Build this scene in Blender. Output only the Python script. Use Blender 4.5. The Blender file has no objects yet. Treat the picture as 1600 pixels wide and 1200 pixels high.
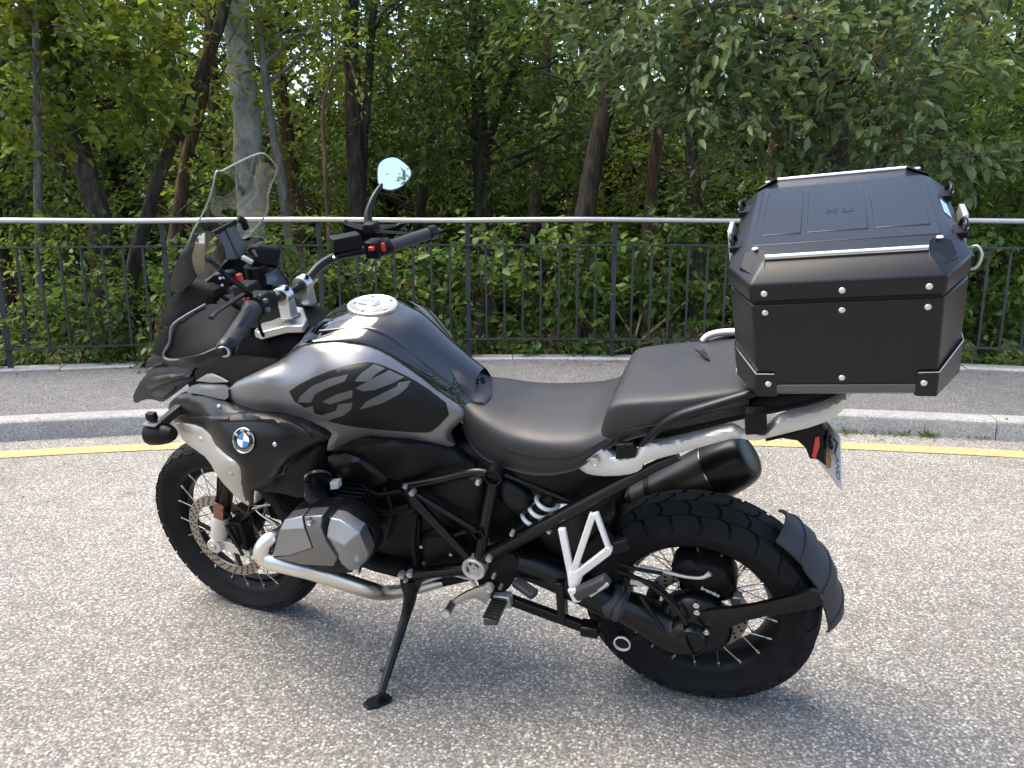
import bpy, math, random
import numpy as np
from mathutils import Vector, Matrix
from mathutils.geometry import delaunay_2d_cdt

R = math.radians
scene = bpy.context.scene
COL = scene.collection

# ------------------------------------------------------------------ camera
CAM_H = 1.358                       # phone held at chest height
FOCAL = 1271.0                      # in pixels of a 1600 px wide frame
PITCH = math.atan(FOCAL / 5820.0)   # tilted down about 12.3 degrees
cam_data = bpy.data.cameras.new('camera')
cam_data.sensor_width = 36.0
cam_data.lens = FOCAL / 1600.0 * 36.0
cam_data.clip_start = 0.05
cam_data.clip_end = 2000.0
cam = bpy.data.objects.new('camera', cam_data)
COL.objects.link(cam)
cam.location = (0, 0, CAM_H)
cam.rotation_euler = (R(90) - PITCH, 0, 0)
scene.camera = cam

# ------------------------------------------------------------------ sky and sun
SUN_EL, SUN_AZ = R(66), R(-82)      # high, veiled, from the left (azimuth from +Y towards +X)
world = bpy.data.worlds.new('World')
scene.world = world
world.use_nodes = True
wn = world.node_tree
bg = wn.nodes['Background']
sky = wn.nodes.new('ShaderNodeTexSky')
sky.sky_type = 'NISHITA'
sky.sun_disc = False
sky.sun_elevation = SUN_EL
sky.sun_rotation = SUN_AZ
sky.air_density = 1.0
sky.dust_density = 3.5
sky.ozone_density = 1.0
wn.links.new(sky.outputs[0], bg.inputs[0])
bg.inputs[1].default_value = 0.125
sun_data = bpy.data.lights.new('sun', 'SUN')
sun_data.energy = 1.25
sun_data.angle = R(46)
sun_data.color = (1.0, 0.91, 0.77)
sun = bpy.data.objects.new('sun', sun_data)
COL.objects.link(sun)
sdir = Vector((math.sin(SUN_AZ) * math.cos(SUN_EL), math.cos(SUN_AZ) * math.cos(SUN_EL), math.sin(SUN_EL)))
sun.rotation_euler = sdir.to_track_quat('Z', 'Y').to_euler()
sun.location = sdir * 30

vs = scene.view_settings
vs.view_transform = 'Standard'
vs.look = 'None'
vs.exposure = 1.85
vs.gamma = 1.0
vs.use_curve_mapping = False
scene.render.engine = 'CYCLES'
scene.cycles.use_denoising = True
scene.cycles.max_bounces = 8
scene.cycles.diffuse_bounces = 3
scene.cycles.glossy_bounces = 4
scene.cycles.transmission_bounces = 6
scene.cycles.transparent_max_bounces = 12
scene.cycles.caustics_reflective = False
scene.cycles.caustics_refractive = False

# ------------------------------------------------------------------ where things stand
# World: camera over the origin looking along +Y, road at z = 0.
# Motorcycle frame: x forward, y to its left, z up, origin where the rear tyre meets the road; it leans on its stand.
YAW, LEAN, STEER = 0.338434, 0.274545, -0.098155
_u = np.array([-math.cos(YAW), math.sin(YAW), 0.0])
_v0 = np.array([-math.sin(YAW), -math.cos(YAW), 0.0])
_w0 = np.array([0.0, 0.0, 1.0])
BIKE_O = np.array([0.544487, 2.151138, 0.0])
BIKE_B = np.stack([_u, math.cos(LEAN) * _v0 - math.sin(LEAN) * _w0, math.cos(LEAN) * _w0 + math.sin(LEAN) * _v0], 1)
BIKE_M = Matrix([list(BIKE_B[i]) + [BIKE_O[i]] for i in range(3)] + [[0, 0, 0, 1]])
_C = BIKE_B.T @ (np.array([0, 0, CAM_H]) - BIKE_O)

def _ray(px, py):
    x = (px - 800) / FOCAL; y = (py - 600) / FOCAL
    return np.array([x, math.cos(PITCH) - y * math.sin(PITCH), -math.sin(PITCH) - y * math.cos(PITCH)])

def P(px, py, v):
    """Surveyed point: where the sight line of a photo pixel meets the plane y = v of the motorcycle frame."""
    d = BIKE_B.T @ _ray(px, py)
    return _C + (v - _C[1]) / d[1] * d

def Pz(px, py, w):
    d = BIKE_B.T @ _ray(px, py)
    return _C + (w - _C[2]) / d[2] * d

def Px(px, py, u):
    d = BIKE_B.T @ _ray(px, py)
    return _C + (u - _C[0]) / d[0] * d

def W(px, py, Y):
    """Surveyed world point at distance Y in front of the camera."""
    d = _ray(px, py)
    return np.array([0, 0, CAM_H]) + Y / d[1] * d

# ------------------------------------------------------------------ materials
MATS = {}
def nodes_of(name):
    m = bpy.data.materials.new(name); m.use_nodes = True
    nt = m.node_tree
    return m, nt, nt.nodes['Principled BSDF']

def setp(b, **k):
    names = dict(rough='Roughness', metal='Metallic', spec='Specular IOR Level', coat='Coat Weight', coatr='Coat Roughness',
                 trans='Transmission Weight', ior='IOR', alpha='Alpha', sheen='Sheen Weight')
    for a, val in k.items():
        b.inputs[names[a]].default_value = val

def mat(name, col, rough=0.5, metal=0.0, bump=0.0, bscale=200.0, var=0.0, vscale=6.0, rvar=0.0, **k):
    """Procedural paint/plastic/metal: base colour with soft wear variation, roughness variation and fine grain."""
    m, nt, b = nodes_of(name)
    setp(b, rough=rough, metal=metal, **k)
    tc = nt.nodes.new('ShaderNodeTexCoord')
    b.inputs['Base Color'].default_value = (*col, 1)
    if var > 0 or rvar > 0:
        n = nt.nodes.new('ShaderNodeTexNoise'); n.inputs['Scale'].default_value = vscale; n.inputs['Detail'].default_value = 6
        nt.links.new(tc.outputs['Object'], n.inputs['Vector'])
        if var > 0:
            r = nt.nodes.new('ShaderNodeMapRange'); r.inputs[1].default_value = .3; r.inputs[2].default_value = .7
            r.inputs[3].default_value = 1 - var; r.inputs[4].default_value = 1 + var
            nt.links.new(n.outputs[0], r.inputs[0])
            mx = nt.nodes.new('ShaderNodeVectorMath'); mx.operation = 'SCALE'
            mx.inputs[0].default_value = col
            nt.links.new(r.outputs[0], mx.inputs['Scale']); nt.links.new(mx.outputs[0], b.inputs['Base Color'])
        if rvar > 0:
            r2 = nt.nodes.new('ShaderNodeMapRange'); r2.inputs[1].default_value = .3; r2.inputs[2].default_value = .7
            r2.inputs[3].default_value = max(0.02, rough - rvar); r2.inputs[4].default_value = min(1, rough + rvar)
            nt.links.new(n.outputs[0], r2.inputs[0]); nt.links.new(r2.outputs[0], b.inputs['Roughness'])
    if bump > 0:
        n2 = nt.nodes.new('ShaderNodeTexNoise'); n2.inputs['Scale'].default_value = bscale; n2.inputs['Detail'].default_value = 3
        nt.links.new(tc.outputs['Object'], n2.inputs['Vector'])
        bp = nt.nodes.new('ShaderNodeBump'); bp.inputs['Strength'].default_value = bump; bp.inputs['Distance'].default_value = 0.002
        nt.links.new(n2.outputs[0], bp.inputs['Height']); nt.links.new(bp.outputs[0], b.inputs['Normal'])
    MATS[name] = m
    return m

# ------------------------------------------------------------------ mesh building
def catmull(pts, n, closed=False):
    pts = np.asarray(pts, float); k = len(pts); out = []
    segs = k if closed else k - 1
    for i in range(segs):
        if closed:
            p0, p1, p2, p3 = pts[(i - 1) % k], pts[i], pts[(i + 1) % k], pts[(i + 2) % k]
        else:
            p1, p2 = pts[i], pts[i + 1]
            p0 = pts[i - 1] if i > 0 else 2 * p1 - p2
            p3 = pts[i + 2] if i + 2 < k else 2 * p2 - p1
        for j in range(n):
            t = j / n
            out.append(.5 * ((2 * p1) + (-p0 + p2) * t + (2 * p0 - 5 * p1 + 4 * p2 - p3) * t * t + (-p0 + 3 * p1 - 3 * p2 + p3) * t ** 3))
    if not closed: out.append(pts[-1])
    return np.array(out)

def frame(d):
    d = np.asarray(d, float); d = d / np.linalg.norm(d)
    a = np.array([0, 0, 1.0]) if abs(d[2]) < .9 else np.array([1.0, 0, 0])
    x = np.cross(a, d); x /= np.linalg.norm(x)
    return x, np.cross(d, x), d

class MB:
    def __init__(s): s.v = []; s.f = []
    def add(s, vs, fs):
        o = len(s.v); s.v.extend([tuple(map(float, p)) for p in vs]); s.f.extend([tuple(o + i for i in f) for f in fs]); return s
    def tube(s, path, r, n=10, spline=0, closed=False, caps=True, flat=None):
        path = np.asarray(path, float)
        rr = np.full(len(path), r, float) if np.isscalar(r) else np.asarray(r, float)
        if spline:
            rr = catmull(rr[:, None], spline, closed)[:, 0]; path = catmull(path, spline, closed)
        k = len(path); T = np.zeros_like(path)
        for i in range(k):
            a = path[(i - 1) % k] if (closed or i > 0) else path[i]
            b = path[(i + 1) % k] if (closed or i < k - 1) else path[i]
            T[i] = b - a; T[i] /= np.linalg.norm(T[i]) + 1e-12
        x, y, _ = frame(T[0]); vs = []
        for i in range(k):
            x = x - T[i] * (x @ T[i]); x /= np.linalg.norm(x); y = np.cross(T[i], x)
            for j in range(n):
                a = 2 * math.pi * j / n
                vs.append(path[i] + rr[i] * (math.cos(a) * x + math.sin(a) * y * (flat or 1)))
        fs = []
        for i in range(k if closed else k - 1):
            for j in range(n):
                a, b = i * n + j, i * n + (j + 1) % n
                c, d = ((i + 1) % k) * n + (j + 1) % n, ((i + 1) % k) * n + j
                fs.append((a, b, c, d))
        if caps and not closed:
            fs.append(tuple(range(n - 1, -1, -1))); fs.append(tuple((k - 1) * n + j for j in range(n)))
        return s.add(vs, fs)
    def cyl(s, p0, p1, r0, r1=None, n=16, caps=True):
        return s.tube([p0, p1], [r0, r0 if r1 is None else r1], n=n, caps=caps)
    def lathe(s, prof, o, axis, n=32, closed=False, arc=None, caps=True):
        """prof: (radius, height along axis)"""
        x, y, d = frame(axis); o = np.asarray(o, float); m = len(prof); vs = []
        span = 2 * math.pi if arc is None else arc
        cols = n if arc is None else n + 1
        for j in range(cols):
            a = span * j / n; e = math.cos(a) * x + math.sin(a) * y
            for r, h in prof: vs.append(o + r * e + h * d)
        fs = []
        for j in range(n):
            j2 = (j + 1) % cols
            for i in range(m if closed else m - 1):
                i2 = (i + 1) % m
                fs.append((j * m + i, j2 * m + i, j2 * m + i2, j * m + i2))
        if caps and not closed and arc is None:
            if prof[0][0] > 1e-6: fs.append(tuple(j * m for j in range(n))[::-1])
            if prof[-1][0] > 1e-6: fs.append(tuple(j * m + m - 1 for j in range(n)))
        return s.add(vs, fs)
    def box(s, c, size, ax=None):
        c = np.asarray(c, float); h = np.asarray(size, float) / 2
        A = np.eye(3) if ax is None else np.asarray(ax, float)
        vs = [c + A[0] * h[0] * i + A[1] * h[1] * j + A[2] * h[2] * k for i in (-1, 1) for j in (-1, 1) for k in (-1, 1)]
        return s.add(vs, [(0, 1, 3, 2), (4, 6, 7, 5), (0, 4, 5, 1), (2, 3, 7, 6), (0, 2, 6, 4), (1, 5, 7, 3)])
    def bar(s, a, b, w, h, up=(0, 0, 1)):
        a = np.asarray(a, float); b = np.asarray(b, float); d = b - a; L = np.linalg.norm(d); d /= L
        up = np.asarray(up, float); x = np.cross(up, d); x /= np.linalg.norm(x); y = np.cross(d, x)
        return s.box((a + b) / 2, (w, h, L), (x, y, d))
    def prism(s, poly, ext):
        poly = [np.asarray(p, float) for p in poly]; ext = np.asarray(ext, float); n = len(poly)
        vs = poly + [p + ext for p in poly]
        return s.add(vs, [tuple(range(n))[::-1], tuple(range(n, 2 * n))] + [(i, (i + 1) % n, n + (i + 1) % n, n + i) for i in range(n)])
    def grid(s, G, closed_u=False, closed_v=False, cap=False):
        G = np.asarray(G, float); a, b = G.shape[:2]; vs = G.reshape(-1, 3); fs = []
        for i in range(a if closed_u else a - 1):
            for j in range(b if closed_v else b - 1):
                i2, j2 = (i + 1) % a, (j + 1) % b
                fs.append((i * b + j, i * b + j2, i2 * b + j2, i2 * b + j))
        if cap and closed_v:
            fs.append(tuple(range(b))[::-1]); fs.append(tuple((a - 1) * b + j for j in range(b)))
        return s.add(vs, fs)
    def loft(s, rows, nu=6, nv=4, closed=True, cap=True):
        rows = np.asarray(rows, float)
        G = np.stack([catmull(r, nv, closed) for r in rows])
        G = np.stack([catmull(G[:, j], nu) for j in range(G.shape[1])], 1)
        return s.grid(G, closed_v=closed, cap=cap)
    def mirrored(s):
        m = MB(); m.v = [(x, -y, z) for x, y, z in s.v]; m.f = [tuple(f[::-1]) for f in s.f]; return m
    def both(s):
        m = s.mirrored(); return s.add(m.v, m.f)

def tps(ctrl):
    """Thin plate spline through (x, y, value) control points."""
    c = np.asarray(ctrl, float); n = len(c); xy = c[:, :2] / 100.0
    d = np.linalg.norm(xy[:, None] - xy[None], axis=2); K = np.where(d > 0, d * d * np.log(d + 1e-12), 0)
    if n < 3:
        return lambda x, y: np.full(np.shape(x), c[:, 2].mean())
    Pm = np.hstack([np.ones((n, 1)), xy]); A = np.zeros((n + 3, n + 3)); A[:n, :n] = K + 1e-3 * np.eye(n); A[:n, n:] = Pm; A[n:, :n] = Pm.T
    w = np.linalg.lstsq(A, np.r_[c[:, 2], 0, 0, 0], rcond=None)[0]
    def f(x, y):
        x = np.asarray(x) / 100.0; y = np.asarray(y) / 100.0
        d = np.sqrt((x[..., None] - xy[:, 0]) ** 2 + (y[..., None] - xy[:, 1]) ** 2)
        return (np.where(d > 0, d * d * np.log(d + 1e-12), 0) @ w[:n]) + w[n] + w[n + 1] * x + w[n + 2] * y
    return f

def soften(poly, it=2, keep=()):
    poly = [np.asarray(p[:2], float) for p in poly]
    for _ in range(it):
        out = []; n = len(poly)
        for i in range(n):
            a, b = poly[i], poly[(i + 1) % n]
            out += [a * .75 + b * .25, a * .25 + b * .75]
        poly = out
    return np.array(poly)

def relief(outline, ctrl, t=.006, step=9.0, roll=9.0, drop=.006, soft=1, side=1, to=P):
    """A shaped panel: outline seen square-on, bulge given by control depths, rounded edges and real thickness."""
    out = soften(outline, soft) if soft else np.array([p[:2] for p in outline], float)
    dense = []
    for i in range(len(out)):
        a, b = out[i], out[(i + 1) % len(out)]; k = max(1, int(np.hypot(*(b - a)) / step))
        for j in range(k): dense.append(a + (b - a) * j / k)
    dense = np.array(dense); nb = len(dense)
    lo, hi = dense.min(0), dense.max(0)
    gx, gy = np.meshgrid(np.arange(lo[0] + step / 2, hi[0], step), np.arange(lo[1] + step / 2, hi[1], step))
    g = np.stack([gx.ravel(), gy.ravel()], 1)
    A, Bv = dense, np.roll(dense, -1, 0)
    def dist(p):
        e = Bv - A; tt = np.clip(((p[:, None] - A) * e).sum(2) / ((e * e).sum(1) + 1e-9), 0, 1)
        return np.linalg.norm(p[:, None] - (A + tt[..., None] * e), axis=2).min(1)
    x, y = g[:, 0], g[:, 1]
    cr = ((A[:, 1] > y[:, None]) != (Bv[:, 1] > y[:, None])) & (x[:, None] < (Bv[:, 0] - A[:, 0]) * (y[:, None] - A[:, 1]) / (Bv[:, 1] - A[:, 1] + 1e-9) + A[:, 0])
    g = g[(cr.sum(1) % 2 == 1)]
    if len(g): g = g[dist(g) > step * .45]
    ring = []                       # one more ring close to the edge so that the roll reads
    allp = np.vstack([dense, g]) if len(g) else dense
    vv, ee, ff, *_ = delaunay_2d_cdt([Vector(p) for p in allp], [(i, (i + 1) % nb) for i in range(nb)], [], 1, 1e-4)
    vv = np.array([tuple(p) for p in vv]); f = tps(ctrl)
    dd = dist(vv); dep = f(vv[:, 0], vv[:, 1]) - side * drop * np.clip(1 - dd / roll, 0, 1) ** 2
    m = MB(); n = len(vv)
    top = [to(p[0], p[1], q) for p, q in zip(vv, dep)]
    bot = [np.array(p) - np.array([0, side * t, 0]) for p in top]
    faces = [tuple(q) for q in ff]
    cnt = {}
    for q in faces:
        for i in range(len(q)):
            a, b = q[i], q[(i + 1) % len(q)]; cnt[(a, b)] = 1
    fs = list(faces) + [tuple(n + i for i in q[::-1]) for q in faces]
    for (a, b) in list(cnt):
        if (b, a) not in cnt: fs.append((b, a, n + a, n + b))
    m.add(top + bot, fs)
    return m

def finish(me, angle=40):
    me.polygons.foreach_set('use_smooth', [True] * len(me.polygons))
    me.set_sharp_from_angle(angle=R(angle))

def build(name, mb, material, parent=None, bevel=0.0, angle=38, seg=2, fix=True, offset=None):
    me = bpy.data.meshes.new(name)
    v = mb.v if offset is None else [tuple(np.array(p) - offset) for p in mb.v]
    me.from_pydata(v, [], mb.f)
    if fix:
        import bmesh
        bm = bmesh.new(); bm.from_mesh(me); bmesh.ops.recalc_face_normals(bm, faces=bm.faces); bm.to_mesh(me); bm.free()
    me.materials.append(MATS[material] if isinstance(material, str) else material)
    finish(me, angle)
    o = bpy.data.objects.new(name, me); COL.objects.link(o)
    if parent is not None: o.parent = parent
    if bevel > 0:
        b = o.modifiers.new('bevel', 'BEVEL'); b.width = bevel; b.segments = seg; b.limit_method = 'ANGLE'; b.angle_limit = R(35)
        b.harden_normals = False
    return o

def dup(o, parent=None, loc=None, rot=None):
    c = o.copy(); COL.objects.link(c); c.parent = parent
    if loc is not None: c.location = loc
    if rot is not None: c.rotation_euler = rot
    return c

def thing(name, label, cat, loc=(0, 0, 0), group=None):
    o = bpy.data.objects.new(name, None); COL.objects.link(o); o.location = loc; o.empty_display_size = .2
    return tag(o, label, cat, group)

def tag(o, label=None, cat=None, group=None, kind=None):
    if label: o['label'] = label
    if cat: o['category'] = cat
    if group: o['group'] = group
    if kind: o['kind'] = kind
    return o
# ------------------------------------------------------------------ setting materials
def ramp(nt, fac, stops):
    r = nt.nodes.new('ShaderNodeValToRGB'); e = r.color_ramp.elements
    while len(e) < len(stops): e.new(0.5)
    for el, (p, c) in zip(e, stops): el.position = p; el.color = (*c, 1)
    if fac is not None: nt.links.new(fac, r.inputs[0])
    return r

def noise(nt, vec, scale, detail=4, rough=.5):
    n = nt.nodes.new('ShaderNodeTexNoise'); n.inputs['Scale'].default_value = scale; n.inputs['Detail'].default_value = detail
    n.inputs['Roughness'].default_value = rough
    if vec is not None: nt.links.new(vec, n.inputs['Vector'])
    return n

def mixc(nt, fac, a, b, mode='MIX'):
    m = nt.nodes.new('ShaderNodeMix'); m.data_type = 'RGBA'; m.blend_type = mode
    for sock, val in ((m.inputs[0], fac), (m.inputs[6], a), (m.inputs[7], b)):
        if isinstance(val, (int, float)): sock.default_value = val
        elif isinstance(val, tuple): sock.default_value = (*val, 1)
        else: nt.links.new(val, sock)
    return m.outputs[2]

def aggregate(name, scale, stones, binder, gap, bumpd, patch=.12, fine=0.0):
    """Stone chippings in binder: every chipping its own colour, dark joints, large soft patches of wear."""
    m, nt, b = nodes_of(name); tc = nt.nodes.new('ShaderNodeTexCoord')
    wob = noise(nt, tc.outputs['Object'], scale * .6, 2)
    add = nt.nodes.new('ShaderNodeVectorMath'); add.operation = 'MULTIPLY_ADD'
    nt.links.new(wob.outputs[1], add.inputs[0]); add.inputs[1].default_value = (.7 / scale,) * 3
    nt.links.new(tc.outputs['Object'], add.inputs[2])
    vo = nt.nodes.new('ShaderNodeTexVoronoi'); vo.inputs['Scale'].default_value = scale; vo.inputs['Randomness'].default_value = 1
    nt.links.new(add.outputs[0], vo.inputs['Vector'])
    sep = nt.nodes.new('ShaderNodeSeparateColor'); nt.links.new(vo.outputs['Color'], sep.inputs[0])
    stone = ramp(nt, sep.outputs[0], stones)
    stone.color_ramp.interpolation = 'CONSTANT'
    ed = nt.nodes.new('ShaderNodeMapRange'); ed.inputs[1].default_value = gap[0]; ed.inputs[2].default_value = gap[1]
    nt.links.new(vo.outputs['Distance'], ed.inputs[0])
    c = mixc(nt, ed.outputs[0], stone.outputs[0], binder)
    big = noise(nt, tc.outputs['Object'], .7, 5, .6)
    mr = nt.nodes.new('ShaderNodeMapRange'); mr.inputs[1].default_value = .3; mr.inputs[2].default_value = .7
    mr.inputs[3].default_value = 1 - patch; mr.inputs[4].default_value = 1 + patch; nt.links.new(big.outputs[0], mr.inputs[0])
    mid = noise(nt, tc.outputs['Object'], 9, 4, .6)
    mr2 = nt.nodes.new('ShaderNodeMapRange'); mr2.inputs[1].default_value = .3; mr2.inputs[2].default_value = .7
    mr2.inputs[3].default_value = .88; mr2.inputs[4].default_value = 1.12; nt.links.new(mid.outputs[0], mr2.inputs[0])
    st = noise(nt, tc.outputs['Object'], 2.3, 7, .7); ms = nt.nodes.new('ShaderNodeMapRange'); ms.inputs[1].default_value = .60; ms.inputs[2].default_value = .72
    ms.inputs[3].default_value = 1.0; ms.inputs[4].default_value = .80; nt.links.new(st.outputs[0], ms.inputs[0])
    m0 = nt.nodes.new('ShaderNodeMath'); m0.operation = 'MULTIPLY'; nt.links.new(mr.outputs[0], m0.inputs[0]); nt.links.new(ms.outputs[0], m0.inputs[1]); mr = m0
    mu = nt.nodes.new('ShaderNodeMath'); mu.operation = 'MULTIPLY'; nt.links.new(mr.outputs[0], mu.inputs[0]); nt.links.new(mr2.outputs[0], mu.inputs[1])
    sc = nt.nodes.new('ShaderNodeVectorMath'); sc.operation = 'SCALE'; nt.links.new(c, sc.inputs[0]); nt.links.new(mu.outputs[0], sc.inputs['Scale'])
    nt.links.new(sc.outputs[0], b.inputs['Base Color'])
    inv = nt.nodes.new('ShaderNodeMath'); inv.operation = 'SUBTRACT'; inv.inputs[0].default_value = 1; nt.links.new(vo.outputs['Distance'], inv.inputs[1])
    bp = nt.nodes.new('ShaderNodeBump'); bp.inputs['Strength'].default_value = .8; bp.inputs['Distance'].default_value = bumpd
    nt.links.new(inv.outputs[0], bp.inputs['Height']); nt.links.new(bp.outputs[0], b.inputs['Normal'])
    setp(b, rough=.85, spec=.25)
    MATS[name] = m
    return m

STONES = [(0, (.215, .205, .185)), (.14, (.33, .315, .275)), (.27, (.15, .146, .138)), (.40, (.275, .26, .225)), (.52, (.41, .39, .34)),
          (.62, (.185, .186, .187)), (.72, (.31, .265, .21)), (.80, (.25, .24, .22)), (.90, (.53, .505, .44)), (.97, (.31, .225, .165))]
aggregate('road_chippings', 128, STONES, (.125, .12, .11), (.40, .74), .0025, .18)
PAVE = [(0, (.15, .15, .155)), (.25, (.19, .19, .19)), (.5, (.12, .12, .125)), (.7, (.22, .215, .21)), (.86, (.16, .15, .145)), (.96, (.32, .31, .30))]
aggregate('pavement_asphalt', 120, PAVE, (.07, .07, .07), (.4, .7), .002, .15)
GRAN = [(0, (.27, .27, .26)), (.3, (.34, .335, .32)), (.55, (.19, .19, .19)), (.7, (.40, .39, .37)), (.9, (.23, .225, .21))]
aggregate('granite', 170, GRAN, (.26, .26, .25), (.5, .8), .0008, .1)
aggregate('coping_stone', 60, [(0, (.36, .35, .33)), (.4, (.42, .41, .39)), (.8, (.32, .31, .30))], (.36, .35, .33), (.5, .8), .001, .25)

# worn yellow paint: the chippings show through
m, nt, b = nodes_of('yellow_paint'); tc = nt.nodes.new('ShaderNodeTexCoord')
vo = nt.nodes.new('ShaderNodeTexVoronoi'); vo.inputs['Scale'].default_value = 128; nt.links.new(tc.outputs['Object'], vo.inputs['Vector'])
n1 = noise(nt, tc.outputs['Object'], 30, 6, .7)
mr = nt.nodes.new('ShaderNodeMapRange'); mr.inputs[1].default_value = .46; mr.inputs[2].default_value = .64; nt.links.new(n1.outputs[0], mr.inputs[0])
c = mixc(nt, mr.outputs[0], (.56, .37, .14), (.28, .25, .20))
sepc = nt.nodes.new('ShaderNodeSeparateColor'); nt.links.new(vo.outputs['Color'], sepc.inputs[0])
mr3 = nt.nodes.new('ShaderNodeMapRange'); mr3.inputs[3].default_value = .75; mr3.inputs[4].default_value = 1.15; nt.links.new(sepc.outputs[0], mr3.inputs[0])
sc = nt.nodes.new('ShaderNodeVectorMath'); sc.operation = 'SCALE'; nt.links.new(c, sc.inputs[0]); nt.links.new(mr3.outputs[0], sc.inputs['Scale'])
nt.links.new(sc.outputs[0], b.inputs['Base Color']); setp(b, rough=.8, spec=.3)
bp = nt.nodes.new('ShaderNodeBump'); bp.inputs['Strength'].default_value = .6; bp.inputs['Distance'].default_value = .003; bp.invert = True
nt.links.new(vo.outputs['Distance'], bp.inputs['Height']); nt.links.new(bp.outputs[0], b.inputs['Normal'])
MATS['yellow_paint'] = m

# forest floor: earth and leaf litter
m, nt, b = nodes_of('forest_floor'); tc = nt.nodes.new('ShaderNodeTexCoord')
n1 = noise(nt, tc.outputs['Object'], 14, 8, .7); n2 = noise(nt, tc.outputs['Object'], 1.2, 4)
r1 = ramp(nt, n1.outputs[0], [(.3, (.030, .024, .016)), (.5, (.075, .055, .034)), (.62, (.05, .06, .022)), (.75, (.14, .10, .06))])
nt.links.new(r1.outputs[0], b.inputs['Base Color']); setp(b, rough=.95, spec=.1)
bp = nt.nodes.new('ShaderNodeBump'); bp.inputs['Strength'].default_value = 1; bp.inputs['Distance'].default_value = .03
nt.links.new(n1.outputs[0], bp.inputs['Height']); nt.links.new(bp.outputs[0], b.inputs['Normal'])
MATS['forest_floor'] = m

mat('rail_steel', (.62, .60, .58), .33, 1.0, var=.08, vscale=3, rvar=.08)
mat('fence_paint', (.024, .029, .033), .5, 0.0, bump=.15, bscale=80, var=.25, vscale=7, rvar=.1)

# ------------------------------------------------------------------ ground, road, pavement (a bend: we stand inside it)
BEND = np.array([0.0, -8.27])        # centre of the bend
R_KERB, R_FENCE = 13.24, 14.90
def arc(r, a, z=0.0):
    return np.array([BEND[0] + r * math.sin(a), BEND[1] + r * math.cos(a), z])

def terrain(x, y):
    r = math.hypot(x - BEND[0], y - BEND[1])
    if r < 6.2: return .05
    if r < R_FENCE + .05: return -.06
    d = r - R_FENCE
    z = .06 - .10 * d if d < 14 else -1.34 - .01 * min(d - 14, 100)
    return z + (.05 * math.sin(1.7 * x + .5) * math.cos(1.3 * y) if d > .4 else 0)

rad = [0, 3, 6.19, 6.25, 11, 13, 14.6, 14.93, 14.97, 15.3, 15.8, 16.5, 17.5, 19, 21, 24, 28, 34, 45, 70, 120, 250, 600, 1200]
G = []
for r in rad:
    row = []
    for k in range(96):
        a = 2 * math.pi * k / 96
        x, y = BEND[0] + r * math.sin(a), BEND[1] + r * math.cos(a)
        row.append((x, y, terrain(x, y)))
    G.append(row)
gm = MB().grid(G, closed_v=True)
tag(build('ground', gm, 'forest_floor', fix=True), kind='structure')

def ring(r0, r1, z, a0, a1, n=160):
    return MB().grid([[arc(r0, a0 + (a1 - a0) * i / n, z), arc(r1, a0 + (a1 - a0) * i / n, z)] for i in range(n + 1)])
rows = [[arc(r, 2 * math.pi * i / 120, 0) for i in range(120)] for r in (6.2, 7.5, 9, 11, 12.4, R_KERB + .02)]
tag(build('road', MB().grid(rows, closed_v=True), 'road_chippings'), kind='structure')
tag(build('yellow_line', ring(R_KERB - .365, R_KERB - .225, .004, R(-60), R(60)), 'yellow_paint'), kind='structure')
pv = MB().grid([[arc(R_KERB + .15, R(-60) + R(120) * i / 160, -.05), arc(R_KERB + .15, R(-60) + R(120) * i / 160, .118),
                 arc(R_FENCE - .07, R(-60) + R(120) * i / 160, .124), arc(R_FENCE - .07, R(-60) + R(120) * i / 160, -.05)] for i in range(161)])
tag(build('pavement', pv, 'pavement_asphalt', angle=30), kind='structure')

kerb = bpy.data.objects.new('kerb', None); COL.objects.link(kerb); tag(kerb, kind='structure')
L = 1.0; da = L / R_KERB; nst = 27
prof = [(0, -.1), (0, .095), (.004, .108), (.014, .117), (.03, .120), (.147, .121), (.147, -.1)]
rnd = random.Random(3)
def kerb_stone_mesh():
    g = []
    for i in range(5):
        a = (-da / 2 + .0025 / R_KERB) + (da - .005 / R_KERB) * i / 4
        g.append([(arc(R_KERB + p[0], a, p[1]) - np.array([*(arc(R_KERB, 0, 0)[:2]), 0])) for p in prof])
    return MB().grid(g, closed_v=True, cap=True)
ks = None
for i in range(nst):
    a = (i - nst // 2) * da + .03
    if ks is None: ks = build('kerb_stone', kerb_stone_mesh(), 'granite', kerb, bevel=.003, angle=30); o = ks
    else: o = dup(ks, kerb)
    o.location = arc(R_KERB + rnd.uniform(-.003, .003), a, rnd.uniform(-.004, .002)); o.rotation_euler = (0, 0, -a + rnd.uniform(-.002, .002))

cop = bpy.data.objects.new('fence_coping', None); COL.objects.link(cop); tag(cop, kind='structure')
dc = 1.18 / R_FENCE
def coping_mesh():
    g = []
    for i in range(5):
        a = (-dc / 2 + .003 / R_FENCE) + (dc - .006 / R_FENCE) * i / 4
        g.append([(arc(R_FENCE + p[0], a, p[1]) - np.array([*(arc(R_FENCE, 0, 0)[:2]), 0])) for p in [(-.07, -.05), (-.07, .135), (-.06, .143), (.10, .145), (.11, .137), (.11, -.3)]])
    return MB().grid(g, closed_v=True, cap=True)
cs = None
for i in range(-9, 10):
    a = i * dc + .04
    if cs is None: cs = build('coping_slab', coping_mesh(), 'coping_stone', cop, angle=30); o = cs
    else: o = dup(cs, cop)
    o.location = arc(R_FENCE, a, rnd.uniform(-.006, .003)); o.rotation_euler = (0, 0, -a)

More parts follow.
